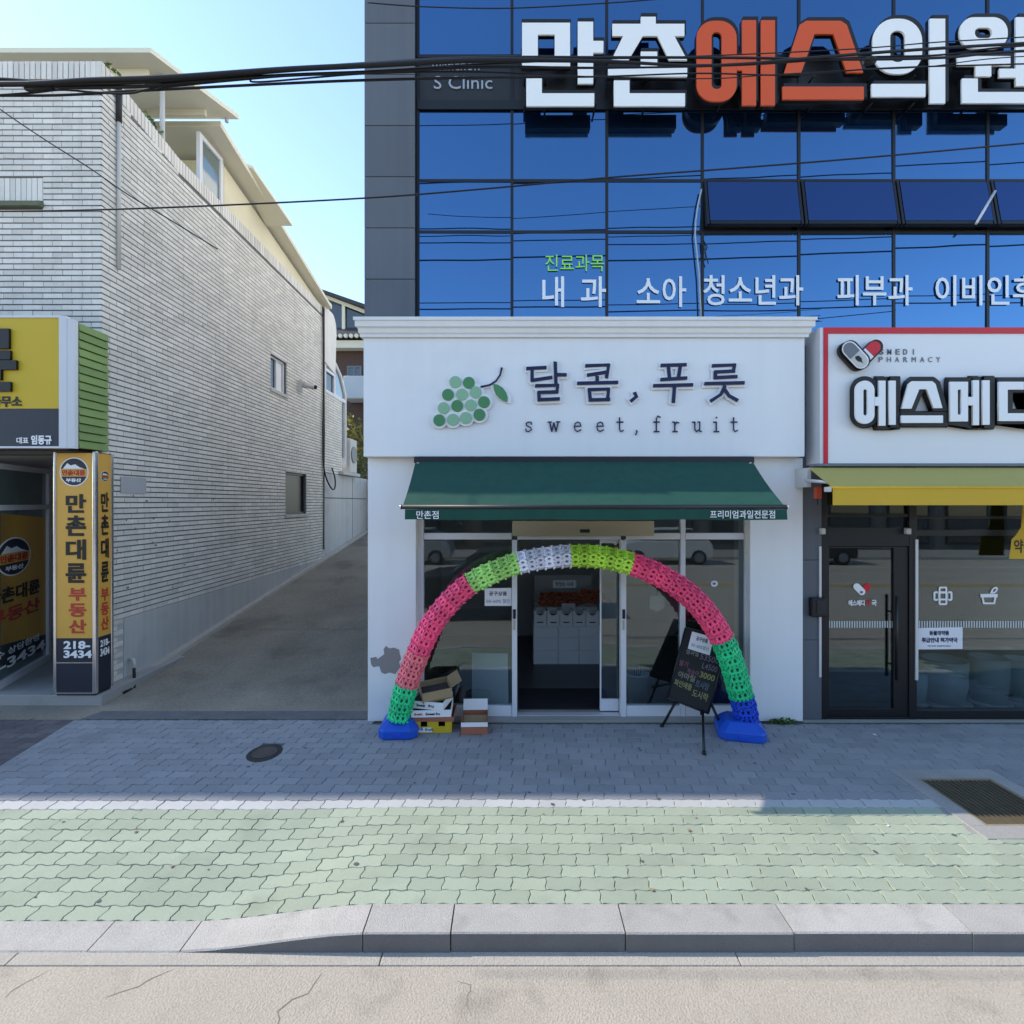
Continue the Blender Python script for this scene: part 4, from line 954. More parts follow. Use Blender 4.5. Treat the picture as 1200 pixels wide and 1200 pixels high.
# --- awning
aw = thing('green_awning', 'dark green fabric awning with white lettering over the fruit shop', 'awning', (.85, 5.7, 2.95))
YA0, YA1 = 5.66, 4.80
zt0, zf, zv = zw(541, YA0), zw(595.5, YA1), zw(609, YA1)
a0, a1 = at(487, 541, YA0), at(882, 541, YA0); b0, b1 = at(472, 593, YA1), at(919.5, 593, YA1)
n = 14; m_ = 8; mb = MB(); idx = []
for i in range(n+1):
    for j in range(m_+1):
        u, v = i/n, j/m_; p = a0.lerp(a1, u).lerp(b0.lerp(b1, u), v); p.z -= .022*math.sin(math.pi*v)*(1+.25*math.sin(u*9)); mb.v.append(p)
for i in range(n):
    for j in range(m_): q = i*(m_+1)+j; mb.face([q, q+1, q+m_+2, q+m_+1], True)
k0 = len(mb.v); mb.v += [v-Vector((0, 0, .006)) for v in mb.v[:k0]]
for i in range(n):
    for j in range(m_): q = k0+i*(m_+1)+j; mb.face([q, q+m_+1, q+m_+2, q+1], True)
cv = mb.build('canopy', GREENC, aw)
MB().tube([b0+Vector((-.012, -.006, -.008)), b1+Vector((.012, -.006, -.008))], .022, 10).build('front_bar', DARKM, aw)
for v in (b0, b1): MB().tube([v+Vector((-.02 if v is b0 else .013, -.006, -.008)), v+Vector((-.013 if v is b0 else .022, -.006, -.008))], .026, 10).build('end_cap', CHROME, aw)
xv0, xv1 = xw(475, YA1), xw(921, YA1); n = 60; mb = MB(); zb_ = b0.z-.03
for i in range(n+1):
    x = xv0+(xv1-xv0)*i/n; wv = .006*math.sin(x*7)+.004*math.sin(x*19)
    mb.v += [Vector((x, YA1-.016, zb_)), Vector((x, YA1-.018+wv, zv+.003*math.sin(x*5)))]
for i in range(n): mb.face([2*i, 2*i+1, 2*i+3, 2*i+2], True)
mb.build('valance', GREENC, aw)
px_text('만촌점', 488, 598.5, 514, 608, YA1-.032, WHITEP, aw, 'lettering', .001, .008); px_text('프리미엄과일전문점', 832, 598, 908, 607.5, YA1-.032, WHITEP, aw, 'lettering', .001, .008)
box('cassette', DARKM, aw, a0.x-.02, a1.x+.02, YA0-.005, YB-.001+.1, zS-.075, zS-.004, bevel=.008)
for p in (490, 878.5): v = at(p, 543.5, YA0-.01); MB().tube([v, v+Vector((0, -.02, -.004))], .018, 10).build('bracket_cap', CHROME, aw)
for v in (a0+Vector((.25, 0, -.04)), a1+Vector((-.25, 0, -.04))):
    t_ = b0 if v.x < .8 else b1; e_ = Vector((v.x*.5+t_.x*.5+(.5 if v.x < .8 else -.5), (YA0+YA1)/2, v.z-.36)); MB().tube([v, e_, Vector((t_.x+(.25 if v.x < .8 else -.25), YA1+.01, t_.z-.05))], .018, 8).build('arm', ALU, aw)
# --- shop sign: raised lettering and grape emblem
sg = thing('fruit_shop_sign', 'navy raised Korean lettering with green grape emblem on the white fascia', 'sign', (.9, 5.69, 3.6))
K5 = lambda p: (420+p[0]/4.2857, 370+p[1]/4.2857)
K6 = lambda p: (680+p[0]/4.1379, 370+p[1]/4.1379)
def stroke_letter(strokes, K, w, Y, m, parent, name='letter', halo=True, lift=.03, flat=.5):
    """A brush letter from strokes: flat-faced bars that swell at their ends, on a pale backing."""
    def bar(mb, pts, w, y0, d):
        P = [at(*K(p), Y) for p in pts]
        for q in P: q.y = y0
        n = max(1, len(P)-1)
        for i in range(n):
            a, b = P[i], P[i+1]; t = (b-a).normalized(); s = Vector((-t.z, 0, t.x))
            wa = w*(1.15 if i == 0 else .95); wb = w*(1.15 if i == n-1 else .95)
            aa, bb_ = a-t*w*.5, b+t*w*.5
            yy = Vector((0, -.0012*i, 0)); mb.prism([aa+s*wa*.55+t*w*.2+yy, aa-s*wa*.5+yy, bb_-s*wb*.55-t*w*.1+yy, bb_+s*wb*.5+yy], (0, d, 0))
    par = MB()
    for k, st in enumerate(strokes): bar(par, st, w, Y-lift-.0023*k, lift*.4)
    o = par.build(name, m, parent)
    if halo:
        h = MB()
        for k, st in enumerate(strokes): bar(h, st, w*2.3, Y-lift*.58-.0011*k, lift*.35)
        h.build('backing', SIGNW, o)
    return o
LW = .031
YL = YB-.002
stroke_letter([[(848, 268), (938, 263)], [(872, 268), (872, 326)], [(872, 328), (966, 313)], [(987, 240), (991, 340)], [(991, 300), (1038, 300)], [(892, 356), (1000, 352), (996, 386)], [(905, 389), (996, 386)], [(905, 390), (907, 424)], [(905, 426), (1004, 421)]], K5, LW, YL, NAVYP, sg)
stroke_letter([[(28, 246), (136, 241), (126, 300)], [(36, 291), (126, 276)], [(80, 300), (80, 328)], [(-12, 331), (175, 326)], [(40, 362), (135, 358), (130, 408)], [(41, 362), (47, 410)], [(44, 412), (136, 409)]], K6, LW, YL, NAVYP, sg)
stroke_letter([[(262, 378), (270, 394), (246, 414)]], K6, LW, YL, NAVYP, sg)
stroke_letter([[(392, 244), (506, 240)], [(424, 252), (429, 300)], [(480, 252), (473, 300)], [(390, 313), (508, 305)], [(355, 343), (536, 338)], [(452, 345), (447, 420)]], K6, LW, YL, NAVYP, sg)
stroke_letter([[(640, 246), (744, 241), (738, 270)], [(650, 276), (740, 271)], [(650, 277), (650, 303)], [(648, 304), (750, 298)], [(602, 333), (784, 328)], [(694, 346), (676, 384), (630, 415)], [(694, 362), (716, 392), (752, 412)]], K6, LW, YL, NAVYP, sg)
ser = {'s': [[(.85, .78), (.8, .98), (.45, 1.), (.18, .85), (.25, .62), (.75, .42), (.85, .2), (.5, .0), (.2, .03), (.12, .25)]],
       'w': [[(-.12, 1), (.25, 1)], [(.06, .97), (.3, .02)], [(.3, .02), (.52, .9)], [(.52, .9), (.76, .02)], [(.76, .02), (1.0, .97)], [(.8, 1), (1.18, 1)]],
       'e': [[(.12, .55), (.9, .58), (.8, .9), (.5, 1.), (.2, .85), (.08, .5), (.2, .15), (.5, 0), (.9, .18)]],
       't': [[(.1, 1), (.85, 1)], [(.42, 1.45), (.42, .2), (.6, 0), (.88, .12)]],
       'f': [[(.1, 1), (.8, 1)], [(.42, .03), (.42, 1.35), (.6, 1.62), (.9, 1.5)], [(.15, 0), (.75, 0)]],
       'r': [[(.1, 1), (.35, .98)], [(.37, 1.), (.37, .03)], [(.12, 0), (.68, 0)], [(.37, .7), (.6, .98), (.85, .9)]],
       'u': [[(-.05, 1), (.2, .98)], [(.2, 1.), (.2, .25), (.4, 0), (.75, .2)], [(.6, 1), (.8, 1.)], [(.8, 1.), (.8, .03), (1., 0)]],
       'i': [[(.2, 1), (.48, 1.)], [(.5, 1.), (.5, .03)], [(.2, 0), (.82, 0)], [(.47, 1.42), (.53, 1.48)]],
       ',': [[(.45, .12), (.55, 0), (.35, -.3)]]}
for ch, cx in zip('sweet,fruit', (619.5, 648, 676.7, 703, 726.5, 746, 769.5, 791.5, 816.5, 838.8, 859.8)):
    w_, h_ = 9.2, 11.2
    stroke_letter([[(cx-w_/2+a*w_*(1.15 if ch == 'w' else 1), 506-b*h_) for a, b in st] for st in ser[ch]], lambda p: p, .0125, YL, NAVYP, sg, halo=False, lift=.014)
gr = [(487, 333, 1), (555, 337, 2), (450, 397, 2), (520, 396, 1), (589, 385, 1), (428, 464, 1), (496, 453, 2), (565, 450, 1), (631, 434, 2), (406, 525, 2), (475, 522, 1), (540, 513, 1), (608, 497, 2)]
back = MB()
for k, (gx, gy, c) in enumerate(gr):
    c0 = K5((gx, gy)); px_shape('emblem_backing', [circle(c0[0], c0[1], 9.9, 30)], YL-.011-.0012*k, .018, SIGNW, sg)
    px_shape('grape', [circle(c0[0], c0[1], 6.9, 28)], YL-.0285-.0012*k, .014, GRN1 if c == 1 else GRN2, sg)
lf = [(678, 343), (700, 346), (725, 362), (742, 385), (750, 410), (748, 433), (730, 428), (708, 415), (690, 395), (680, 370)]
c_ = Vector((716, 390)); px_shape('emblem_backing', [[K5((c_.x+(a-c_.x)*1.45+3, c_.y+(b-c_.y)*1.22)) for a, b in lf]], YL-.011, .0165, SIGNW, sg); px_shape('emblem_leaf', [[K5(p) for p in lf]], YL-.026, .012, GRN2, sg)
st_ = [(720, 266), (712, 300), (692, 330), (662, 350), (618, 360)]
stroke_letter([st_], K5, .018, YL, NAVYP, sg, 'emblem_stem', True, .03)

# ================================================================== PHARMACY
ph = thing('pharmacy', 'black framed pharmacy shop front with glass door and window beside the white shop', 'shop', (4.6, 5.9, 0))
YQ = 5.92; XQ = lambda p: xw(p, YQ); zQ = lambda p: zw(p, YQ)
for k in range(5):
    mb = MB(); mb.tone = rg.random(); mb.box(pr_[1]+.004, XQ(961), YQ-.03, YQ+.3, .0+k*.92+.002, min(4.3, (k+1)*.92-.002)); mb.build('stone_panel', STONE, ph, bevel=.003)
mb = MB(); mb.box(XQ(961)+.003, XQ(968), YQ-.02, YQ+.08, 0, 3.0); mb.box(XQ(1064), XQ(1073), YQ-.02, YQ+.08, 0, 3.0); mb.box(7.0, 7.1, YQ-.02, YQ+.08, 0, 3.0)
mb.box(XQ(968)+.001, XQ(1064)-.001, YQ-.018, YQ+.078, zQ(640), zQ(618)); mb.box(XQ(1073)+.001, 6.999, YQ-.018, YQ+.078, .0, zQ(832)); mb.box(XQ(1073)+.001, 6.999, YQ-.012, YQ+.07, zQ(628), zQ(621)); mb.box(XQ(968)+.001, XQ(1064)-.001, YQ-.012, YQ+.07, zQ(606), zQ(602)); mb.box(XQ(1073)+.001, 6.999, YQ-.012, YQ+.07, zQ(608), zQ(605)); mb.box(XQ(968)+.001, XQ(1064)-.001, YQ-.018, YQ+.078, 0, .03)
mb.build('frame', BLACKM, ph, bevel=.003)
dr = MB(); d0, d1, dz0, dz1 = XQ(968)+.004, XQ(1064)-.004, .034, zQ(640)-.004
for q in ((d0, d0+.03, dz0, dz1), (d1-.165, d1, dz0, dz1), (d0+.03, d1-.165, dz0, .12), (d0+.03, d1-.165, dz1-.02, dz1)): dr.box(q[0], q[1], YQ-.005, YQ+.05, q[2], q[3])
dr = dr.build('door', BLACKM, ph, bevel=.003); box('pane', G_SHOP, dr, d0+.03, d1-.165, YQ+.015, YQ+.022, .12, dz1-.02)
mb = MB(); hx = XQ(1046); mb.tube([(hx, YQ-.06, zQ(795)), (hx, YQ-.06, zQ(698))], .016, 10); mb.tube([(hx, YQ-.06, zQ(718)), (hx+.06, YQ-.004, zQ(718))], .01, 8); mb.tube([(hx, YQ-.06, zQ(780)), (hx+.06, YQ-.004, zQ(780))], .01, 8); mb.build('handle', BLACKM, dr)
box('pane', G_SHOP, ph, XQ(1073), 7.0, YQ+.02, YQ+.028, zQ(832), zQ(628)); box('pane', G_SHOP, ph, XQ(1073), 7.0, YQ+.02, YQ+.028, zQ(621), 3.0); box('pane', G_SHOP, ph, XQ(968), XQ(1064), YQ+.02, YQ+.028, zQ(618), 3.0)
box('side_trim', ALU, ph, XQ(957.5), XQ(960), YQ-.045, YQ-.031, zQ(792), zQ(640)); box('side_trim', ALU, ph, XQ(1070.5), XQ(1073.5), YQ-.034, YQ-.0205, zQ(796), zQ(632))
rdr = MB().box(XQ(945.5), XQ(963), YQ-.10, YQ-.031, zQ(721), zQ(699)).build('card_reader', BLACKM, ph, bevel=.012); box('reader_face', DARKM, rdr, XQ(951), XQ(963)-.01, YQ-.106, YQ-.101, zQ(717), zQ(702))
for p, q in ((962, 622), (1062, 622)): v = at(p, q, YQ-.05); MB().box(v.x-.01, v.x+.04, YQ-.08, YQ-.021, v.z-.04, v.z+.03).build('clip', PIPE, ph, bevel=.01)
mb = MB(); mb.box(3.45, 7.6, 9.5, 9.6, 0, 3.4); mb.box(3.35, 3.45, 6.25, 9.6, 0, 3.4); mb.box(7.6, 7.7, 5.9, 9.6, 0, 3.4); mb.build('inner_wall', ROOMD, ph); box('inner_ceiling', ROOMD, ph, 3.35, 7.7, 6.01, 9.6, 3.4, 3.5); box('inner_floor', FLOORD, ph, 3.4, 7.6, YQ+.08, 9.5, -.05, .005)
box('sill', CONC, ph, pr_[1]+.01, 7.2, YQ-.07, YQ+.1, -.05, .0)
mb = MB()
for k in range(27): x = XQ(972)+k*(XQ(1051)-XQ(972))/26.6; mb.box(x, x+.014, YQ+.0115, YQ+.0145, zQ(736), zQ(728))
for k in range(60): x = XQ(1075)+k*.0303; mb.box(x, x+.015, YQ+.0165, YQ+.0195, zQ(736), zQ(728))
mb.build('safety_stripes', mat('frost_film', (.55, .58, .56), .6), ph, kind='stuff')
YE = YQ+.012
def capsule(cx, cy, L, r, ang, a0, a1, n=10):
    """Half or whole pill outline in pixels, from a0 to a1 along its length (-1..1)."""
    d = Vector((math.cos(ang), math.sin(ang))); s = Vector((-d.y, d.x)); pts = []
    if a1 >= 1:
        for k in range(n+1): t = -math.pi/2+math.pi*k/n; pts.append(Vector((cx, cy))+d*(L-r+r*math.cos(t))+s*r*math.sin(t))
    else: pts += [Vector((cx, cy))+d*L*a1-s*r, Vector((cx, cy))+d*L*a1+s*r]
    if a0 <= -1:
        for k in range(n+1): t = math.pi/2+math.pi*k/n; pts.append(Vector((cx, cy))+d*(-(L-r)+r*math.cos(t))+s*r*math.sin(t))
    else: pts += [Vector((cx, cy))+d*L*a0+s*r, Vector((cx, cy))+d*L*a0-s*r]
    return [(p.x, p.y) for p in pts]
dl = thing('door_emblem', 'small white and red capsule heart emblem with lettering on the pharmacy door', 'emblem', at(1009, 690, YE))
px_shape('capsule', [capsule(1013.5, 690.5, 8.2, 3.8, rad(-45), -1, 1)], YE, .002, SIGNR, dl); px_shape('capsule', [capsule(1007, 690.5, 8.2, 4.0, rad(45), -1, 1)], YE-.003, .002, WHITEP, dl)
px_shape('leaf_mark', [circle(1009.5, 694, 2, 12, 1.5)], YE-.0055, .002, GREYP, dl)
px_text('에스메디', 994, 703, 1013, 710, YE, WHITEP, dl, 'lettering', .002, .04); px_text('약', 1014, 703, 1020, 710, YE, REDP, dl, 'lettering', .002, .04); px_text('국', 1021, 703, 1027, 710, YE, WHITEP, dl, 'lettering', .002, .04)
YE2 = YQ+.017
pe = thing('window_pictogram', 'white outline cross shaped plaster pictogram on the pharmacy window', 'pictogram', at(1105, 698, YE2))
px_shape('outline', [stadium(1100, 687.5, 1110, 709, 2), stadium(1102, 689.5, 1108, 693, .8), stadium(1102, 695.5, 1108, 701.5, .8), stadium(1102, 703.5, 1108, 707, .8)], YE2, .002, WHITEP, pe)
px_shape('outline', [stadium(1094, 693, 1099.6, 704, 2), stadium(1096, 695, 1099.2, 702, .8)], YE2, .002, WHITEP, pe); px_shape('outline', [stadium(1110.4, 693, 1116, 704, 2), stadium(1110.8, 695, 1114, 702, .8)], YE2, .002, WHITEP, pe)
pm = thing('window_pictogram', 'white outline mortar bowl pictogram on the pharmacy window', 'pictogram', at(1159, 698, YE2))
px_shape('outline', [[(1149, 696), (1169, 696), (1169, 700), (1167.5, 700), (1166, 708), (1152, 708), (1150.5, 700), (1149, 700)], [(1152.5, 700), (1165.3, 700), (1164.2, 706), (1153.8, 706)]], YE2, .002, WHITEP, pm)
px_shape('outline', [[(1160, 695.5), (1162, 691), (1165, 688), (1168, 687.5), (1169.5, 690), (1168, 693.5), (1165, 695.5), (1162.5, 695.5)], [(1163.5, 694), (1166, 693), (1167.5, 690.5), (1166, 689.5), (1164, 691.5)]], YE2, .002, WHITEP, pm)
note('white printed paper notice with purple lettering on the pharmacy window', [(1074, 761), (1128, 760.5), (1128, 735), (1074, 736)], YE2-.005, [('동물의약품', 1089, 739, 1112, 744.5, NAVYP, .04), ('취급안내 허가약국', 1080, 747, 1122, 753, NAVYP, .04), ('약사와 상담하세요', 1087, 756, 1114, 758, GREYP, .02)])
yb = thing('yellow_banner', 'yellow hanging banner at the edge of the pharmacy window', 'banner', at(1195, 630, 5.75)); MB().prism([at(a, b, 5.75) for a, b in ((1183, 655), (1215, 655), (1215, 590), (1199, 590), (1197, 618), (1190, 628), (1186, 632))], (0, .006, 0)).build('cloth', YELLOWC, yb); px_text('약국', 1188, 632, 1210, 648, 5.75, BLACKP, yb, 'lettering', .001, .02)
for lab, p, w, h in (('rounded pale green pot by the pharmacy window frame', 1078, .11, .40), ('wide pale blue pot inside the pharmacy window', 1110, .24, .56), ('tall grey blue pot inside the pharmacy window, second from the door', 1163, .20, .58), ('grey blue pot at the right edge of the pharmacy window', 1205, .2, .55)):
    x = xw(p, 6.3); t = thing('window_pot', lab, 'pot', (x, 6.35, .005)); MB().lathe((x, 6.35, .006), [(w*.8, 0), (w*.98, h*.5), (w, h), (w*.9, h), (w*.85, h*.8)], 22).build('pot', TEALP, t); MB().lathe((x, 6.35, .0055), [(w*1.05, 0), (w*1.15, .04)], 22).build('saucer', PIPE, t)
# pharmacy fascia sign
fsn = thing('pharmacy_sign', 'white pharmacy fascia sign with red border and thick black edged letters', 'sign', (5, 5.6, 3.7))
YR = 5.62; sx0, sz0, sz1 = xw(962, YR), zw(543, YR), zw(384, YR)
box('box', SIGNW, fsn, sx0+.03, 7.4, YR, YG-.03, sz0+.0, sz1-.012); box('side_rim', ALU, fsn, sx0-.012, sx0+.026, YR-.002, YG-.031, sz0-.004, sz1)
rt = .055; mb = MB(); mb.box(sx0+.027, 7.42, YR-.012, YR+.02, sz1-.011-rt, sz1-.0); mb.box(sx0+.027, sx0+.027+.045, YR-.012, YR-.001, sz0, sz1-.0112-rt); mb.build('red_border', SIGNR, fsn)
box('bottom_rail', GREYP, fsn, sx0-.06, 7.42, YR-.02, YR+.12, sz0-.03, sz0-.004)
K7 = lambda x, y: (940+x/4.615, 370+y/4.615)
def r7(x0, y0, x1, y1): return [K7(x0, y0), K7(x1, y0), K7(x1, y1), K7(x0, y1)]
def p7(*p): return [K7(*q) for q in p]
def s7(x0, y0, x1, y1, r): a, b = K7(x0, y0), K7(x1, y1); return stadium(a[0], a[1], b[0], b[1], r)
YM = YR-.085
big = [[s7(285, 352, 388, 585, 11), s7(328, 398, 350, 540, 2.3), p7((412, 352), (448, 352), (448, 595), (412, 595), (412, 487), (390, 487), (390, 440), (412, 440)), r7(467, 352, 503, 590)],
       [p7((590, 355), (700, 355), (718, 370), (755, 500), (708, 500), (670, 398), (630, 398), (588, 503), (535, 503), (572, 370)), r7(533, 540, 758, 580)],
       [r7(797, 358, 893, 572), r7(838, 400, 857, 535), p7((920, 350), (953, 350), (953, 592), (920, 592), (920, 485), (894, 485), (894, 440), (920, 440)), r7(972, 350, 1010, 590)],
       [p7((1060, 358), (1195, 358), (1195, 400), (1107, 400), (1107, 528), (1215, 528), (1215, 570), (1060, 570)), r7(1235, 350, 1275, 595)]]
for ols in big:
    f = px_shape('letter', ols, YM-.012, .02, WHITEP, fsn)
    hull = [o for o in ols if o not in (ols[1],)] if len(ols) > 2 else ols
    px_shape('outline', ols, YM+.03, .06, BLACKP, f, .036)
    px_shape('return', hull, YM+.068, .012, BLACKP, f, .05)
CP = lambda *a: capsule(*a)
k1 = K7(288, 212); k2 = K7(352, 205)
e1 = px_shape('emblem_capsule', [CP(k2[0]+2.4, k2[1]-1.4, 17, 8.2, rad(-45), -1, 1)], YM+.035, .05, BLACKP, fsn); px_shape('capsule_half', [CP(k2[0]+2.4, k2[1]-1.4, 15.7, 7, rad(-45), 0.02, 1)], YM+.005, .008, SIGNR, e1); px_shape('capsule_half', [CP(k2[0]+2.4, k2[1]-1.4, 15.7, 7, rad(-45), -1, 0)], YM+.005, .008, SIGNW, e1)
e2 = px_shape('emblem_capsule', [CP(k1[0], k1[1], 19.5, 10, rad(47), -1, 1)], YM-.005, .03, BLACKP, fsn); px_shape('capsule_body', [CP(k1[0], k1[1], 18.6, 9, rad(47), -1, 1)], YM-.024, .006, SIGNW, e2)
px_shape('return', [CP(k1[0]-4, k1[1]+2, 19.5, 10, rad(47), -1, 1)], YM+.035, .045, BLACKP, e2)
px_shape('capsule_half', [CP(k1[0], k1[1], 17.2, 7.6, rad(47), -1, -.02)], YM-.029, .004, GREYP, e2); px_shape('capsule_half', [CP(k1[0], k1[1], 17.2, 7.6, rad(47), .03, 1)], YM-.029, .004, PIPE, e2)
lc = K7(308, 234); px_shape('leaf_mark', [[(lc[0]-4.5, lc[1]-3), (lc[0]-.5, lc[1]-4), (lc[0]+3, lc[1]-1), (lc[0]+3.5, lc[1]+3), (lc[0]+5, lc[1]+5), (lc[0]+2.5, lc[1]+3.6), (lc[0]-1.5, lc[1]+2.5), (lc[0]-4, lc[1])]], YM-.033, .003, BLACKP, e2)
for word, y0_, y1_, xs_, w_, bo in (('SMEDI', 181, 211, (428, 470, 515, 556, 600), 23, .02), ('PHARMACY', 224, 251, (424, 468, 512, 557, 602, 648, 691, 734), 22, .0)):
    for ch, cx_ in zip(word, xs_):
        ww = 5 if ch == 'I' else w_; a_, b_ = K7(cx_-ww/2, y0_), K7(cx_+ww/2, y1_); px_text(ch, a_[0], a_[1], b_[0], b_[1], YR, GREYP, fsn, 'letter', .004, bo)
# pharmacy awning
ya = thing('yellow_awning', 'yellow fabric awning with straight valance over the pharmacy front', 'awning', (5, 5.6, 3))
Y0a, Y1a = 5.62, 5.12
A0, B0 = at(948, 548, Y0a), at(975, 570, Y1a); zva = zw(592, Y1a)
mb = MB(); mb.prism([A0, (7.4, Y0a, A0.z), (7.4, Y1a, B0.z), B0], (0, .002, -.008)); mb.build('canopy', mat('awning_faded_vinyl', (.46, .37, .10), .7, var=.06), ya)
mb = MB(); n = 40; x0 = xw(975.5, Y1a)
for i in range(n+1):
    x = x0+(7.4-x0)*i/n; mb.v += [Vector((x, Y1a-.004, B0.z-.004)), Vector((x, Y1a-.006+.004*math.sin(x*8), zva))]
for i in range(n): mb.face([2*i, 2*i+1, 2*i+3, 2*i+2], True)
mb.build('valance', YELLOWC, ya); MB().tube([B0+Vector((-.03, 0, -.012)), Vector((7.4, Y1a, B0.z-.012))], .014, 8).build('front_bar', YELLOWC, ya)
v = at(971, 573, Y1a); MB().box(v.x-.03, v.x+.02, Y1a-.02, Y1a+.03, v.z-.03, v.z+.02).build('end_cap', PIPE, ya, bevel=.006)
MB().tube([at(944, 563, Y0a-.05), at(970, 565, Y1a+.15)], .018, 8).build('arm', ALU, ya); v = at(947, 558, Y0a); MB().box(v.x-.02, v.x+.02, Y0a-.02, YQ-.03, v.z-.12, v.z+.09).build('bracket', PIPE, ya)
rb_ = thing('red_hook_light', 'small red lamp hanging under the left end of the yellow awning', 'lamp', at(958, 576, 5.6)); v = at(958, 577, 5.6); MB().box(v.x-.03, v.x+.035, 5.57, 5.63, v.z-.07, v.z+.06).build('housing', mat('lamp_red', (.55, .07, .03), .5), rb_, bevel=.012); MB().tube([v+Vector((0, 0, -.07)), v+Vector((0, 0, -.14))], .006, 5).build('cord', RUB, rb_)

# ================================================================== ARCH of interlocking plastic links
ar = thing('balloon_arch', 'colourful lattice arch in pink, lime, white and green on two blue feet', 'arch', (.9, 5.5, 0))
YH = 5.52
pth = [(468, 842), (472, 820), (478, 798), (489, 768), (503, 737), (522, 711), (547, 687), (575, 672), (607, 660), (640, 654), (672, 651.5), (704, 653), (737, 660), (768, 672), (797, 689), (822, 712), (842, 741), (856, 772), (865, 802), (872, 828), (875, 846)]
PT = [at(a, b, YH) for a, b in pth]
for p in PT: pass
path = cat_rom(PT, 16)
cum = [0]
for a, b in zip(path, path[1:]): cum.append(cum[-1]+(b-a).length)
def along(s):
    for i in range(len(cum)-1):
        if cum[i+1] >= s: t = (s-cum[i])/max(1e-9, cum[i+1]-cum[i]); return path[i].lerp(path[i+1], t)
    return path[-1]
def link_mb(p, r):
    """One link: a six sided collar; every side is a plate with two round holes, tabs stand on the rims."""
    mb = MB(); ns = 6
    for k in range(ns):
        a0_, a1_ = 2*math.pi*(k+.04)/ns, 2*math.pi*(k+.96)/ns
        P0, P1 = Vector((math.cos(a0_)*r, math.sin(a0_)*r, 0)), Vector((math.cos(a1_)*r, math.sin(a1_)*r, 0)); U = P1-P0; V = Vector((0, 0, p)); Nn = Vector((math.cos((a0_+a1_)/2), math.sin((a0_+a1_)/2), 0))
        for h in (0, 1):
            u0, u1 = h*.5, h*.5+.5; c = Vector(((u0+u1)/2, .5)); ob = [(u0, .06), (c.x, .06), (u1, .06), (u1, .5), (u1, .94), (c.x, .94), (u0, .94), (u0, .5)]; angs = [math.atan2(b-.5, (a-c.x)*1.0) for a, b in ob]
            n0 = len(mb.v)
            for a, b in ob: mb.v.append(P0+U*a+V*b+Nn*.004*(1 if (a, b) in ((u0, .06),) else 0))
            for t in ((-.75*math.pi), -.5*math.pi, -.25*math.pi, 0, .25*math.pi, .5*math.pi, .75*math.pi, math.pi): mb.v.append(P0+U*(c.x+.145*math.cos(t))+V*(.5+.23*math.sin(t)))
            for t in ((-.75*math.pi), -.5*math.pi, -.25*math.pi, 0, .25*math.pi, .5*math.pi, .75*math.pi, math.pi): mb.v.append(P0+U*(c.x+.11*math.cos(t))+V*(.5+.20*math.sin(t))-Nn*.034)
            for i in range(8):
                j = (i+1) % 8; mb.face([n0+i, n0+j, n0+8+j, n0+8+i]); mb.face([n0+8+i, n0+8+j, n0+16+j, n0+16+i])
        # rim tabs
        for zz_ in (.0, p*.90):
            for um in (.14, .5, .86):
                c = P0+U*um+Vector((0, 0, zz_)); t = U.normalized(); w_ = .015
                n0 = len(mb.v); hgt = .021
                for dz_ in (0, p*.12):
                    mb.v += [c-t*w_+Vector((0, 0, dz_)), c+t*w_+Vector((0, 0, dz_)), c+t*w_*.6+Nn*hgt+Vector((0, 0, dz_)), c-t*w_*.6+Nn*hgt+Vector((0, 0, dz_))]
                for q in ((0, 1, 2, 3), (7, 6, 5, 4), (1, 5, 6, 2), (2, 6, 7, 3), (3, 7, 4, 0)): mb.face([n0+i for i in q])
        # corner web
        e0 = 2*math.pi*(k-.04)/ns; E0 = Vector((math.cos(e0)*r, math.sin(e0)*r, 0)); mid = Vector((math.cos(2*math.pi*k/ns), math.sin(2*math.pi*k/ns), 0))*(r+.008)
        n0 = len(mb.v); mb.v += [E0+V*.1, P0+V*.1, P0+V*.9, E0+V*.9, mid+V*.25, mid+V*.75]
        mb.face([n0, n0+4, n0+5, n0+3]); mb.face([n0+4, n0+1, n0+2, n0+5])
    return mb
pitch = cum[-1]/61; base = link_mb(pitch*.97, .118)
meshes = {}
def link_of(m):
    k = (m.name, ra.randrange(4))
    if k not in meshes:
        base.tn = [.15+.25*k[1]]*len(base.f); me = base.mesh('arch_link'); me.materials.append(m); meshes[k] = me
    return meshes[k]
def colour_at(p):
    x, y = 600+p.x*600/YH, 589-(p.z-2.5)*600/YH
    if x < 500 and y > 806: return ARCG
    if x < 551: return RED2 if y > 768 else PINK
    if x < 612: return MINT
    if x < 667: return LILAC
    if x < 738: return LIME
    if y < 748: return PINK
    return ARCG if y < 817 else ARCB
for k in range(61):
    s0 = pitch*k; p, q = along(s0), along(s0+pitch); m = colour_at(along(s0+pitch/2))
    z_ = (q-p).normalized(); y_ = Vector((0, 1, 0)); x_ = y_.cross(z_).normalized(); R = Matrix((x_, y_, z_)).transposed().to_4x4() @ Matrix.Rotation(rad(15+ra.uniform(-5, 5)), 4, 'Z')
    o = link_mesh('arch_link', link_of(m), None, ar); o.matrix_local = Matrix.Translation(p-WLOC[ar.name]) @ R
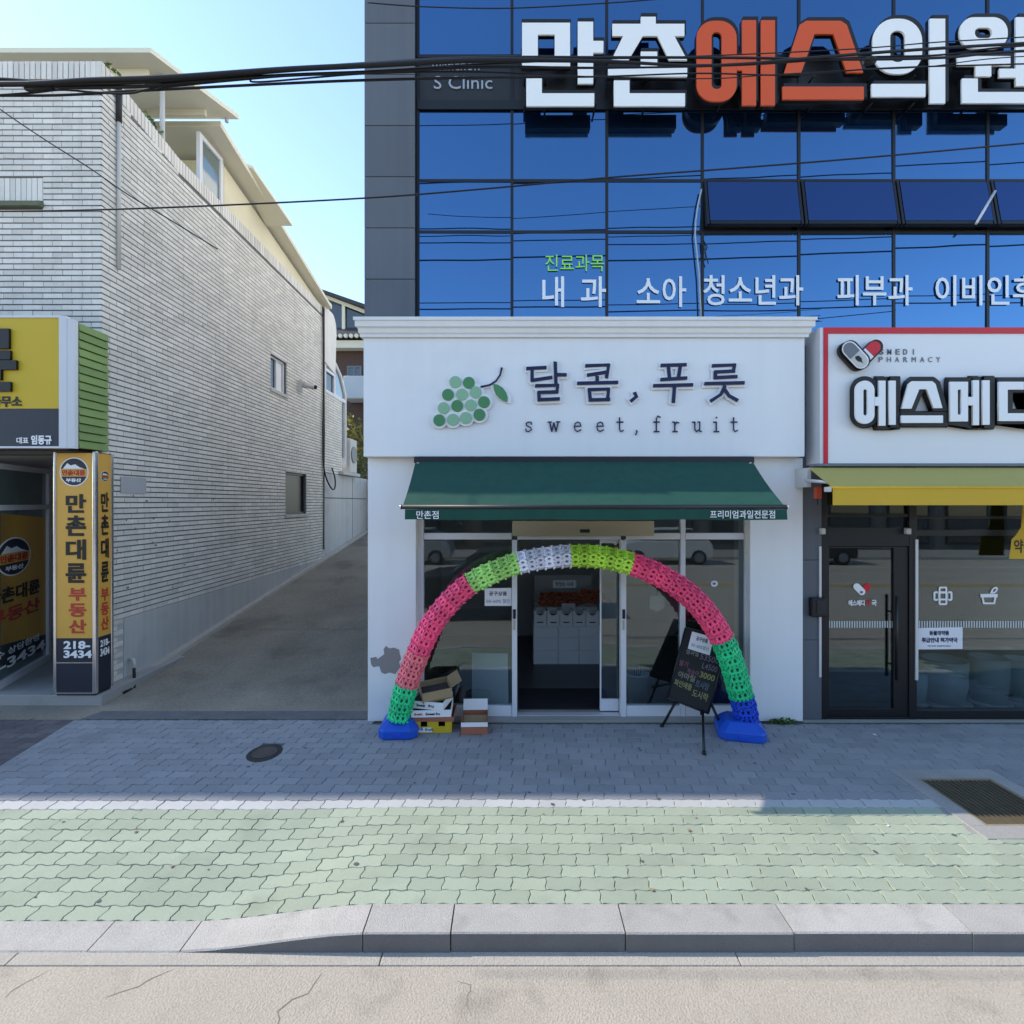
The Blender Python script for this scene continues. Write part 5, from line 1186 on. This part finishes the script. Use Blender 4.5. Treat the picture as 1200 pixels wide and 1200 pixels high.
def foot(px0, px1, Yf, deg, lab):
    w, d, h = (px1-px0)*Yf/600, .46, .15; cx = xw((px0+px1)/2, Yf)
    M_ = Matrix.Translation((cx, Yf+d/2, .003)) @ Matrix.Rotation(rad(deg), 4, 'Z'); mb = MB()
    def ringp(s, z, c=.06): a, b = w/2*s, d/2*s; c *= s; return [M_ @ Vector((x, y, z)) for x, y in ((-a+c, -b), (a-c, -b), (a, -b+c), (a, b-c), (a-c, b), (-a+c, b), (-a, b-c), (-a, -b+c))]
    rings = [ringp(.99, 0), ringp(1, .02), ringp(1, .085), ringp(.96, .10), ringp(.66, .165), ringp(.60, .175)]
    for r_ in rings: mb.v += r_
    for i in range(len(rings)-1):
        for j in range(8): j2 = (j+1) % 8; mb.face([i*8+j, i*8+j2, (i+1)*8+j2, (i+1)*8+j])
    mb.face([40+j for j in range(8)]); mb.face([j for j in reversed(range(8))])
    f = mb.build('foot', BLUEPL, ar, bevel=.012); MB().box(-.05, .05, -d/2-.004, -d/2+.02, .02, .07, M_).build('grip', ARCB, f, bevel=.006)
foot(441, 487, 5.38, 2, 'l'); foot(851, 905, 5.32, -14, 'r')

# ================================================================== CARTONS by the arch
def tray(name, lab, c, w, d, h, deg, m, inner, lid=False, flaps=(), tilt=(0, 0), mark=None, hole=False):
    t = thing(name, lab, 'carton', c, 'fruit cartons piled beside the arch'); t.rotation_euler = (rad(tilt[0]), rad(tilt[1]), rad(deg)); th = .008; mb = MB()
    mb.box(-w/2, w/2, -d/2, d/2, 0, th); mb.box(-w/2, -w/2+th, -d/2, d/2, th, h); mb.box(w/2-th, w/2, -d/2, d/2, th, h); mb.box(-w/2+th, w/2-th, d/2-th, d/2, th, h)
    if hole:
        for q in ((-w/2+th, w/2-th, th, h*.55), (-w/2+th, -w*.34, h*.55, h), (-w*.16, w*.14, h*.55, h), (w*.32, w/2-th, h*.55, h)): mb.box(q[0], q[1], -d/2, -d/2+th, q[2], q[3])
    else: mb.box(-w/2+th, w/2-th, -d/2, -d/2+th, th, h)
    mb.build('body', m, t, local=True)
    if inner: MB().box(-w/2+th+.001, w/2-th-.001, -d/2+th+.001, d/2-th-.001, th+.001, h*.45).build('liner', inner, t, local=True)
    for q in flaps:
        side, ang, L, fm = q; Mf = {'b': Matrix.Translation((0, d/2, h)) @ Matrix.Rotation(rad(ang), 4, 'X'), 'f': Matrix.Translation((0, -d/2, h)) @ Matrix.Rotation(rad(180), 4, 'Z') @ Matrix.Rotation(rad(ang), 4, 'X'), 'l': Matrix.Translation((-w/2, 0, h)) @ Matrix.Rotation(rad(90), 4, 'Z') @ Matrix.Rotation(rad(ang), 4, 'X'), 'r': Matrix.Translation((w/2, 0, h)) @ Matrix.Rotation(rad(-90), 4, 'Z') @ Matrix.Rotation(rad(ang), 4, 'X')}[side]
        ww = (w if side in 'bf' else d)-.01; MB().box(-ww/2, ww/2, 0, L, 0, .005, Mf).build('flap', fm, t, local=True)
    for tx, u0, u1, v0, v1, mm in (mark or ()):
        me = text_mesh(tx, .03); off = Vector((-w/2+u0*w, -d/2, v0*h)); 
        for v in me.vertices: v.co = off+Vector((v.co.x*(u1-u0)*w, -.002-.001*v.co.z, v.co.y*(v1-v0)*h))
        me.materials.clear(); link_mesh('print', me, mm, t)
    return t
cx = xw(509, 5.62)
t = tray('fruit_carton', 'yellow printed fruit carton at the bottom of the pile by the arch', (cx-.01, 5.72, .003), .40, .34, .125, 3, CARDY, CARDD, mark=[('과일', .08, .22, .25, .5, NAVYP), ('fruit', .28, .5, .2, .45, LEAFD)], hole=True)
MB().box(-.19, -.01, -.1725, -.1705, .01, .06).build('white_print', CARDW, t, local=True)
tray('fruit_carton', 'shallow reddish carton tray just above the yellow carton in the pile', (cx+.0, 5.72, .130), .44, .36, .05, 1, CARDR, CARDD)
tray('fruit_carton', 'wide white fronted carton tray in the middle of the pile by the arch', (cx-.03, 5.71, .182), .43, .36, .075, 3, CARDW, CARDD, mark=[('fresh', .08, .28, .3, .65, REDP), ('Sweet fru', .36, .72, .28, .68, BLACKP)])
tray('fruit_carton', 'skewed white fronted carton tray high in the pile by the arch', (cx-.055, 5.72, .259), .40, .34, .08, -11, CARDW, CARDD, mark=[('Sweet', .25, .5, .3, .7, BLACKP), ('fru', .58, .74, .3, .7, BLACKP)])
tray('fruit_carton', 'open brown carton tipped on top of the pile by the arch', (cx+.0, 5.74, .345), .33, .30, .12, 16, CARD, CARDD, tilt=(6, -6), flaps=(('r', 25, .13, CARD), ('f', -75, .09, CARD)))
t = tray('fruit_carton', 'open reddish carton with white raised flap standing alone by the window', (xw(556, 5.6), 5.68, .003), .285, .34, .13, 2, CARDR, CARD, flaps=(('b', 76, .12, CARDW),))
MB().box(-.1435, .1435, -.1735, -.1705, .085, .131).build('white_rim', CARDW, t, local=True); MB().box(-.13, .13, -.13, .13, .07, .074, Matrix.Rotation(rad(10), 4, 'X')).build('inner_flap', CARD, t, local=True)
px_ = lambda: None
# ================================================================== EASEL BOARD
eb = thing('easel_sign', 'tilted black chalkboard easel with handwritten prices and a white note', 'easel sign', (xw(820, 5.3), 5.3, 0))
TL, TR, BR, BL2 = at(803.5, 735.5, 5.80), at(854.5, 747.5, 5.74), at(830, 836, 5.58), at(782.5, 817.5, 5.64)
U = ((TR-TL)+(BR-BL2))*.5; V = ((TL-BL2)+(TR-BR))*.5; O = BL2+((TL-BL2)-V)*.5; O = BL2.copy()
Nb = U.cross(V).normalized()
MB().prism([BL2-Nb*.03, BR-Nb*.03, TR-Nb*.03, TL-Nb*.03], Nb*.03).build('board', BOARD, eb, bevel=.004)
mb = MB()
for a, b in ((BL2, BR), (BR, TR), (TR, TL), (TL, BL2)): mb.tube([a+Nb*.0, b+Nb*.0], .012, 6)
mb.build('frame', BLACKM, eb)
pt_ = lambda u, v: BL2.lerp(BR, u).lerp(TL.lerp(TR, u), v)
def bt(tx, u0, v0, u1, v1, m, bold=.01, dn=0.): a = pt_(u0, v0); text_on(tx, a, pt_(u1, v0+dn)-a, pt_(u0, v1)-a, m, eb, 'chalk_writing', .002, bold, .002)
CH = {k: mat('chalk_'+k, tuple(.5*q for q in c), .8, var=.25, vscale=60) for k, c in dict(white=(.42, .42, .40), pink=(.42, .16, .22), lilac=(.30, .24, .36), yellow=(.50, .48, .20), cream=(.48, .45, .34), green=(.25, .36, .16), orange=(.4, .2, .1), blue=(.2, .27, .36)).items()}
bt('포', .80, .86, .90, .95, CH['cream']); bt('도', .80, .77, .91, .85, CH['cream']); bt('★', .89, .90, .97, .95, CH['orange'])
bt('설과일', .14, .65, .44, .72, CH['white']); bt('53500', .48, .63, .92, .71, CH['lilac']); bt('L4500', .58, .52, .94, .60, CH['lilac'])
bt('딸기', .06, .47, .26, .55, CH['pink']); bt('복숭아', .28, .40, .56, .47, CH['pink']); bt('3000', .58, .40, .93, .48, CH['yellow'], .02)
bt('아마릴', .10, .31, .50, .40, CH['cream']); bt('트사탕', .54, .26, .86, .36, CH['blue']); bt('파인애플', .06, .19, .48, .28, CH['yellow'], .015); bt('도시락', .52, .13, .90, .23, CH['yellow'], .015)
nq = [(811, 740), (836.5, 747), (831.5, 768), (806, 760)]
Pn = [ray_plane(a, b, BL2+Nb*.004, Nb) for a, b in nq]; nn = thing('price_note', 'white paper note stuck on the black chalkboard easel', 'paper note', Pn[0]); MB().prism([Pn[3], Pn[2], Pn[1], Pn[0]], Nb*.003).build('sheet', PAPER, nn)
def ntx(tx, u0, v0, u1, v1, m, b=.02): q = lambda u, v: Pn[3].lerp(Pn[2], u).lerp(Pn[0].lerp(Pn[1], u), v); a = q(u0, v0); text_on(tx, a, q(u1, v0)-a, q(u0, v1)-a, m, nn, 'lettering', .001, b, .0045)
ntx('공구상품', .25, .58, .78, .82, NAVYP); ntx('50~60%할인', .1, .18, .9, .40, GREYP, 0)
MB().tube([pt_(.86, .02)-Nb*.02, at(825, 883, 5.1)+Vector((0, 0, .012))], .013, 8).build('leg', BLACKM, eb) if False else MB().tube([at(823.5, 832, 5.56), at(825.2, 884, 5.085)], .014, 8).build('leg', BLACKM, eb)
MB().tube([at(793, 820, 5.66), at(775.5, 852, 5.71)], .015, 8).build('leg', BLACKM, eb); MB().tube([at(834, 826, 5.62), at(848, 857, 5.6)], .015, 8).build('leg', BLACKM, eb)
for v in (at(825.2, 884, 5.085), at(775.5, 852, 5.71), at(848, 857, 5.6)): MB().tube([v+Vector((0, 0, -.004)), v+Vector((0, 0, .03))], .02, 8).build('rubber_foot', RUB, eb)
MB().tube([pt_(.5, .98)-Nb*.04, at(822, 838, 5.6)], .016, 8).build('rear_post', BLACKM, eb)
wd = thing('weed_tuft', 'small dark weed tuft at the foot of the right white pillar', 'weed', (xw(918, 5.8), 5.8, 0)); rl = random.Random(8); mb = MB(); leaf_cloud(mb, (xw(918, 5.8), 5.79, .02), (.16, .05, .04), 60, .035, rl); mb.build('leaves', LEAF, wd)
lt = random.Random(31)
for x, y in ((.25, 4.1), (1.35, 3.9), (2.9, 3.95), (-2.9, 3.95), (-2.4, 3.62), (1.9, 5.3), (3.9, 5.5), (.9, 3.3), (-.2, 5.4)):
    mb = MB(); s_ = lt.uniform(.012, .028); a = lt.uniform(0, 6); P = [Vector((x+s_*math.cos(a+t)*q, y+s_*math.sin(a+t)*q, .006+drop(x, y))) for t, q in ((0, 1), (1.3, .5), (2.6, .9), (4, .6), (5.2, .8))]
    o = mb.prism(P, (0, 0, .004)).build('dead_leaf', CARD if x < 2 else CARDW); tag(o, 'tiny dry leaf scrap lying on the pavement', 'leaf scrap', 'leaf scraps on the pavement')

# ================================================================== OVERHEAD CABLES
def sag(p0, p1, s, n=24, rnd=None, j=0.):
    out = []
    for k in range(n+1):
        t = k/n; p = p0.lerp(p1, t); p.z -= s*4*t*(1-t)
        if rnd: p.z += rnd.uniform(-j, j); p.y += rnd.uniform(-j, j)
        out.append(p)
    return out
rw = random.Random(17)
YWR = 3.6
oc = thing('cable_bundle', 'thick bundle of black overhead cables crossing in front of the clinic lettering', 'overhead cables', (0, YWR, 5.4))
def curve_px(pts, Y): return cat_rom([at(a, b, Y) for a, b in pts], 8)
mains = [([(-300, 118), (-60, 107), (45, 105), (110, 101), (200, 98), (330, 89), (430, 84), (560, 78), (700, 79), (830, 84), (960, 74), (1050, 67), (1200, 58), (1500, 44)], .017),
         ([(-300, 108), (-60, 103), (45, 102), (110, 101.5), (180, 99), (330, 87), (430, 80), (560, 73), (700, 72), (850, 72), (980, 74), (1100, 72), (1200, 64), (1500, 54)], .015),
         ([(-300, 95), (-60, 93), (30, 96), (60, 103), (160, 103), (230, 97), (330, 90), (430, 86), (560, 80), (700, 81), (860, 78), (1000, 69), (1100, 66), (1200, 55), (1500, 40)], .011),
         ([(-300, 130), (-60, 114), (30, 108), (70, 104), (110, 107), (150, 108), (190, 101), (330, 88), (430, 83), (560, 74), (700, 68), (830, 64), (1000, 56), (1100, 48), (1200, 42), (1500, 22)], .007),
         ([(-300, 90), (-60, 92), (35, 95), (45, 99), (180, 97), (215, 90), (290, 85), (300, 92), (430, 82), (560, 80), (700, 86), (830, 88), (900, 84), (1000, 78), (1090, 74), (1200, 62), (1500, 50)], .006),
         ([(-300, 113), (-60, 106), (60, 105), (150, 100), (330, 91), (430, 87), (560, 84), (700, 83), (820, 79), (930, 81), (1040, 73), (1200, 68), (1500, 60)], .009)]
for k, (p, r_) in enumerate(mains): qq = [q+Vector((0, .02*k-.05, 0)) for q in curve_px(p, YWR)]; MB().tube(qq, [r_*(1-.45*smooth(-.8, 1.2, q.x)) for q in qq], 7).build('cable', RUB, oc)
for px0, px1, yy in ((30, 62, 103.5), (1012, 1026, 72), (172, 190, 99)): MB().tube([at(px0, yy, YWR-.01), at((px0+px1)/2, yy-.5, YWR-.01), at(px1, yy-1, YWR-.01)], [.018, .028, .018], 8).build('splice', RUB, oc)
for lab, p, Y, r_ in (('thin black overhead wire stretched level across both buildings below the bundle', [(-300, 252), (-40, 248), (105, 246), (250, 241), (430, 232), (560, 222), (715, 208), (850, 198), (1000, 186), (1200, 168), (1500, 140)], 4.2, .0065),
                      ('thin slack wire sloping down the brick side wall', [(-140, 30), (-60, 84), (0, 128), (50, 162), (105, 197), (150, 228), (200, 258), (255, 292)], 6.2, .008),
                      ('thin dark wire near the top of the clinic glass', [(430, 3), (500, 8), (600, 9.5), (720, 3), (800, -3), (1000, -14)], 4.6, .005),):
    t = thing('overhead_wire', lab, 'overhead wire', at(p[0][0], p[0][1], Y))
    pp = curve_px(p, Y)
    if 'slack' in lab: pp = [Vector((min(q.x, BX+.03) if i < 0 else q.x, q.y, q.z)) for i, q in enumerate(pp)]
    MB().tube(pp, r_, 6).build('wire', RUB, t)
# ================================================================== ACROSS THE STREET (seen only mirrored in the glass)
for k, (y, z, s_, tilt) in enumerate(((-3, 10.4, .5, .5), (-3.2, 10.9, .4, .35), (-3.1, 11.3, .45, .4), (-5, 9.4, .3, .2), (-5.2, 9.7, .3, .25), (-7, 13.2, .5, .6), (-7.2, 15.3, .4, .9), (-7.4, 17.8, .3, .8), (-6, 7.4, .2, .1))):
    t = thing('overhead_wire', 'thin street wire overhead mirrored as a dark line in the clinic glass', 'overhead wire', (0, y, z), 'street wires mirrored in the clinic glass')
    MB().tube(sag(Vector((-22, y, z-tilt)), Vector((26, y, z+tilt)), s_, 30), .016 if k % 3 else .022, 6).build('wire', RUB, t)
for k, (x0, x1, h, c, lab) in enumerate(((-30, -9, 6.2, OPPW, 'low rendered shop building across the street at the left'), (-8.6, 6, 7.2, DBRICK, 'dark brick shop building across the street'), (6.6, 30, 5.6, OPPW, 'low rendered shop building across the street at the right'))):
    t = thing('opposite_building', lab, 'building', ((x0+x1)/2, -15.2, 0)); box('wall', c, t, x0, x1, -24, -15.2, 0, h)
    x = x0+.8
    while x+2 < x1:
        w = box('shop_window', DARKM, t, x, x+2.2, -15.19, -15.12, .3, 2.6); box('pane', G_DARK, w, x+.1, x+2.1, -15.11, -15.10, .4, 2.5)
        w = box('window', ALUW, t, x+.2, x+1.8, -15.19, -15.13, 3.7, 5.0); box('pane', G_DARK, w, x+.28, x+1.72, -15.12, -15.11, 3.78, 4.92); x += 3.1

rs_ = random.Random(44); mb = MB()
for k in range(34):
    y = rs_.uniform(3.3, 5.6); x = rs_.uniform(-1, 1)*y*.95; q = rs_.uniform(.008, .022)
    mb.poly([(x+q*rs_.uniform(.7, 1.1)*math.cos(t*.7), y+q*rs_.uniform(.7, 1.1)*math.sin(t*.7), drop(x, y)+.0032) for t in range(9)])
mb.build('gum_spots', mat('gum_grey', (.11, .11, .105), .8, var=.3), pave, kind='stuff')

def hatchback(X0, Y0, paint, lab):
    car = thing('parked_car', lab, 'car', (X0, Y0, -.117)); T = Matrix.Translation((X0, Y0, 0))
    prof_ = [(-2.0, .28), (-2.05, .55), (-1.95, .85), (-1.55, .98), (-1.05, 1.02), (1.75, 1.02), (1.9, .85), (1.95, .5), (1.9, .28)]
    def pz(pts, w, m, nm, bv, par=car): return MB().prism([T @ Vector((x, -w/2, z-.117)) for x, z in pts], (0, w, 0)).build(nm, m, par, bevel=bv)
    pz(prof_, 1.7, paint, 'body', .05); pz([(-1.1, 1.022), (-.5, 1.46), (1.1, 1.48), (1.7, 1.022)], 1.48, G_DARK, 'cabin', .04); pz([(-.55, 1.462), (1.15, 1.482), (1.05, 1.53), (-.42, 1.515)], 1.42, paint, 'roof', .02)
    for x in (-1.25, 1.3):
        for y in (-.86, .68):
            w = MB().tube([T @ Vector((x, y, .2)), T @ Vector((x, y+.18, .2))], .31, 20).build('wheel', RUB, car); yy = y-.012 if y < 0 else y+.181
            MB().tube([T @ Vector((x, yy, .2)), T @ Vector((x, yy+.011, .2))], .2, 14).build('rim', GREYP, w)
    for y in (-.55, .55): MB().box(-1.985, -1.90, y-.2, y+.2, .52, .66, T).build('headlight', ALUW, car, bevel=.02)
hatchback(-.3, -.1, mat('dark_car_paint', (.02, .022, .026), .3, .5, var=.03), 'dark grey hatchback on the near lane mirrored in the shop glass')
hatchback(6.5, -10.2, mat('white_car_paint', (.6, .6, .6), .3, .5, var=.03), 'white hatchback parked across the street mirrored in the glass')
hatchback(12.5, -10.3, mat('black_car_paint', (.012, .012, .014), .3, .5, var=.03), 'black hatchback parked across the street mirrored in the pharmacy glass')
hatchback(-4.5, -10.2, mat('silver_car_paint', (.3, .31, .33), .3, .5, var=.03), 'silver hatchback parked across the street mirrored in the left shop window')
LINE = mat('road_paint_white', (.62, .62, .60), .8, var=.15, vscale=6); LINEY = mat('road_paint_yellow', (.55, .36, .05), .8, var=.15, vscale=6)
mk = thing('road_marking', None, None, (0, -4, -.11), kind='structure')
for y in (-4.1, -4.4): MB().poly([(-40, y-.06, -.113), (40, y-.06, -.113), (40, y+.06, -.113), (-40, y+.06, -.113)]).build('centre_line', LINEY, mk)
MB().poly([(-40, -8.86, -.113), (40, -8.86, -.113), (40, -8.74, -.113), (-40, -8.74, -.113)]).build('parking_line', LINE, mk)
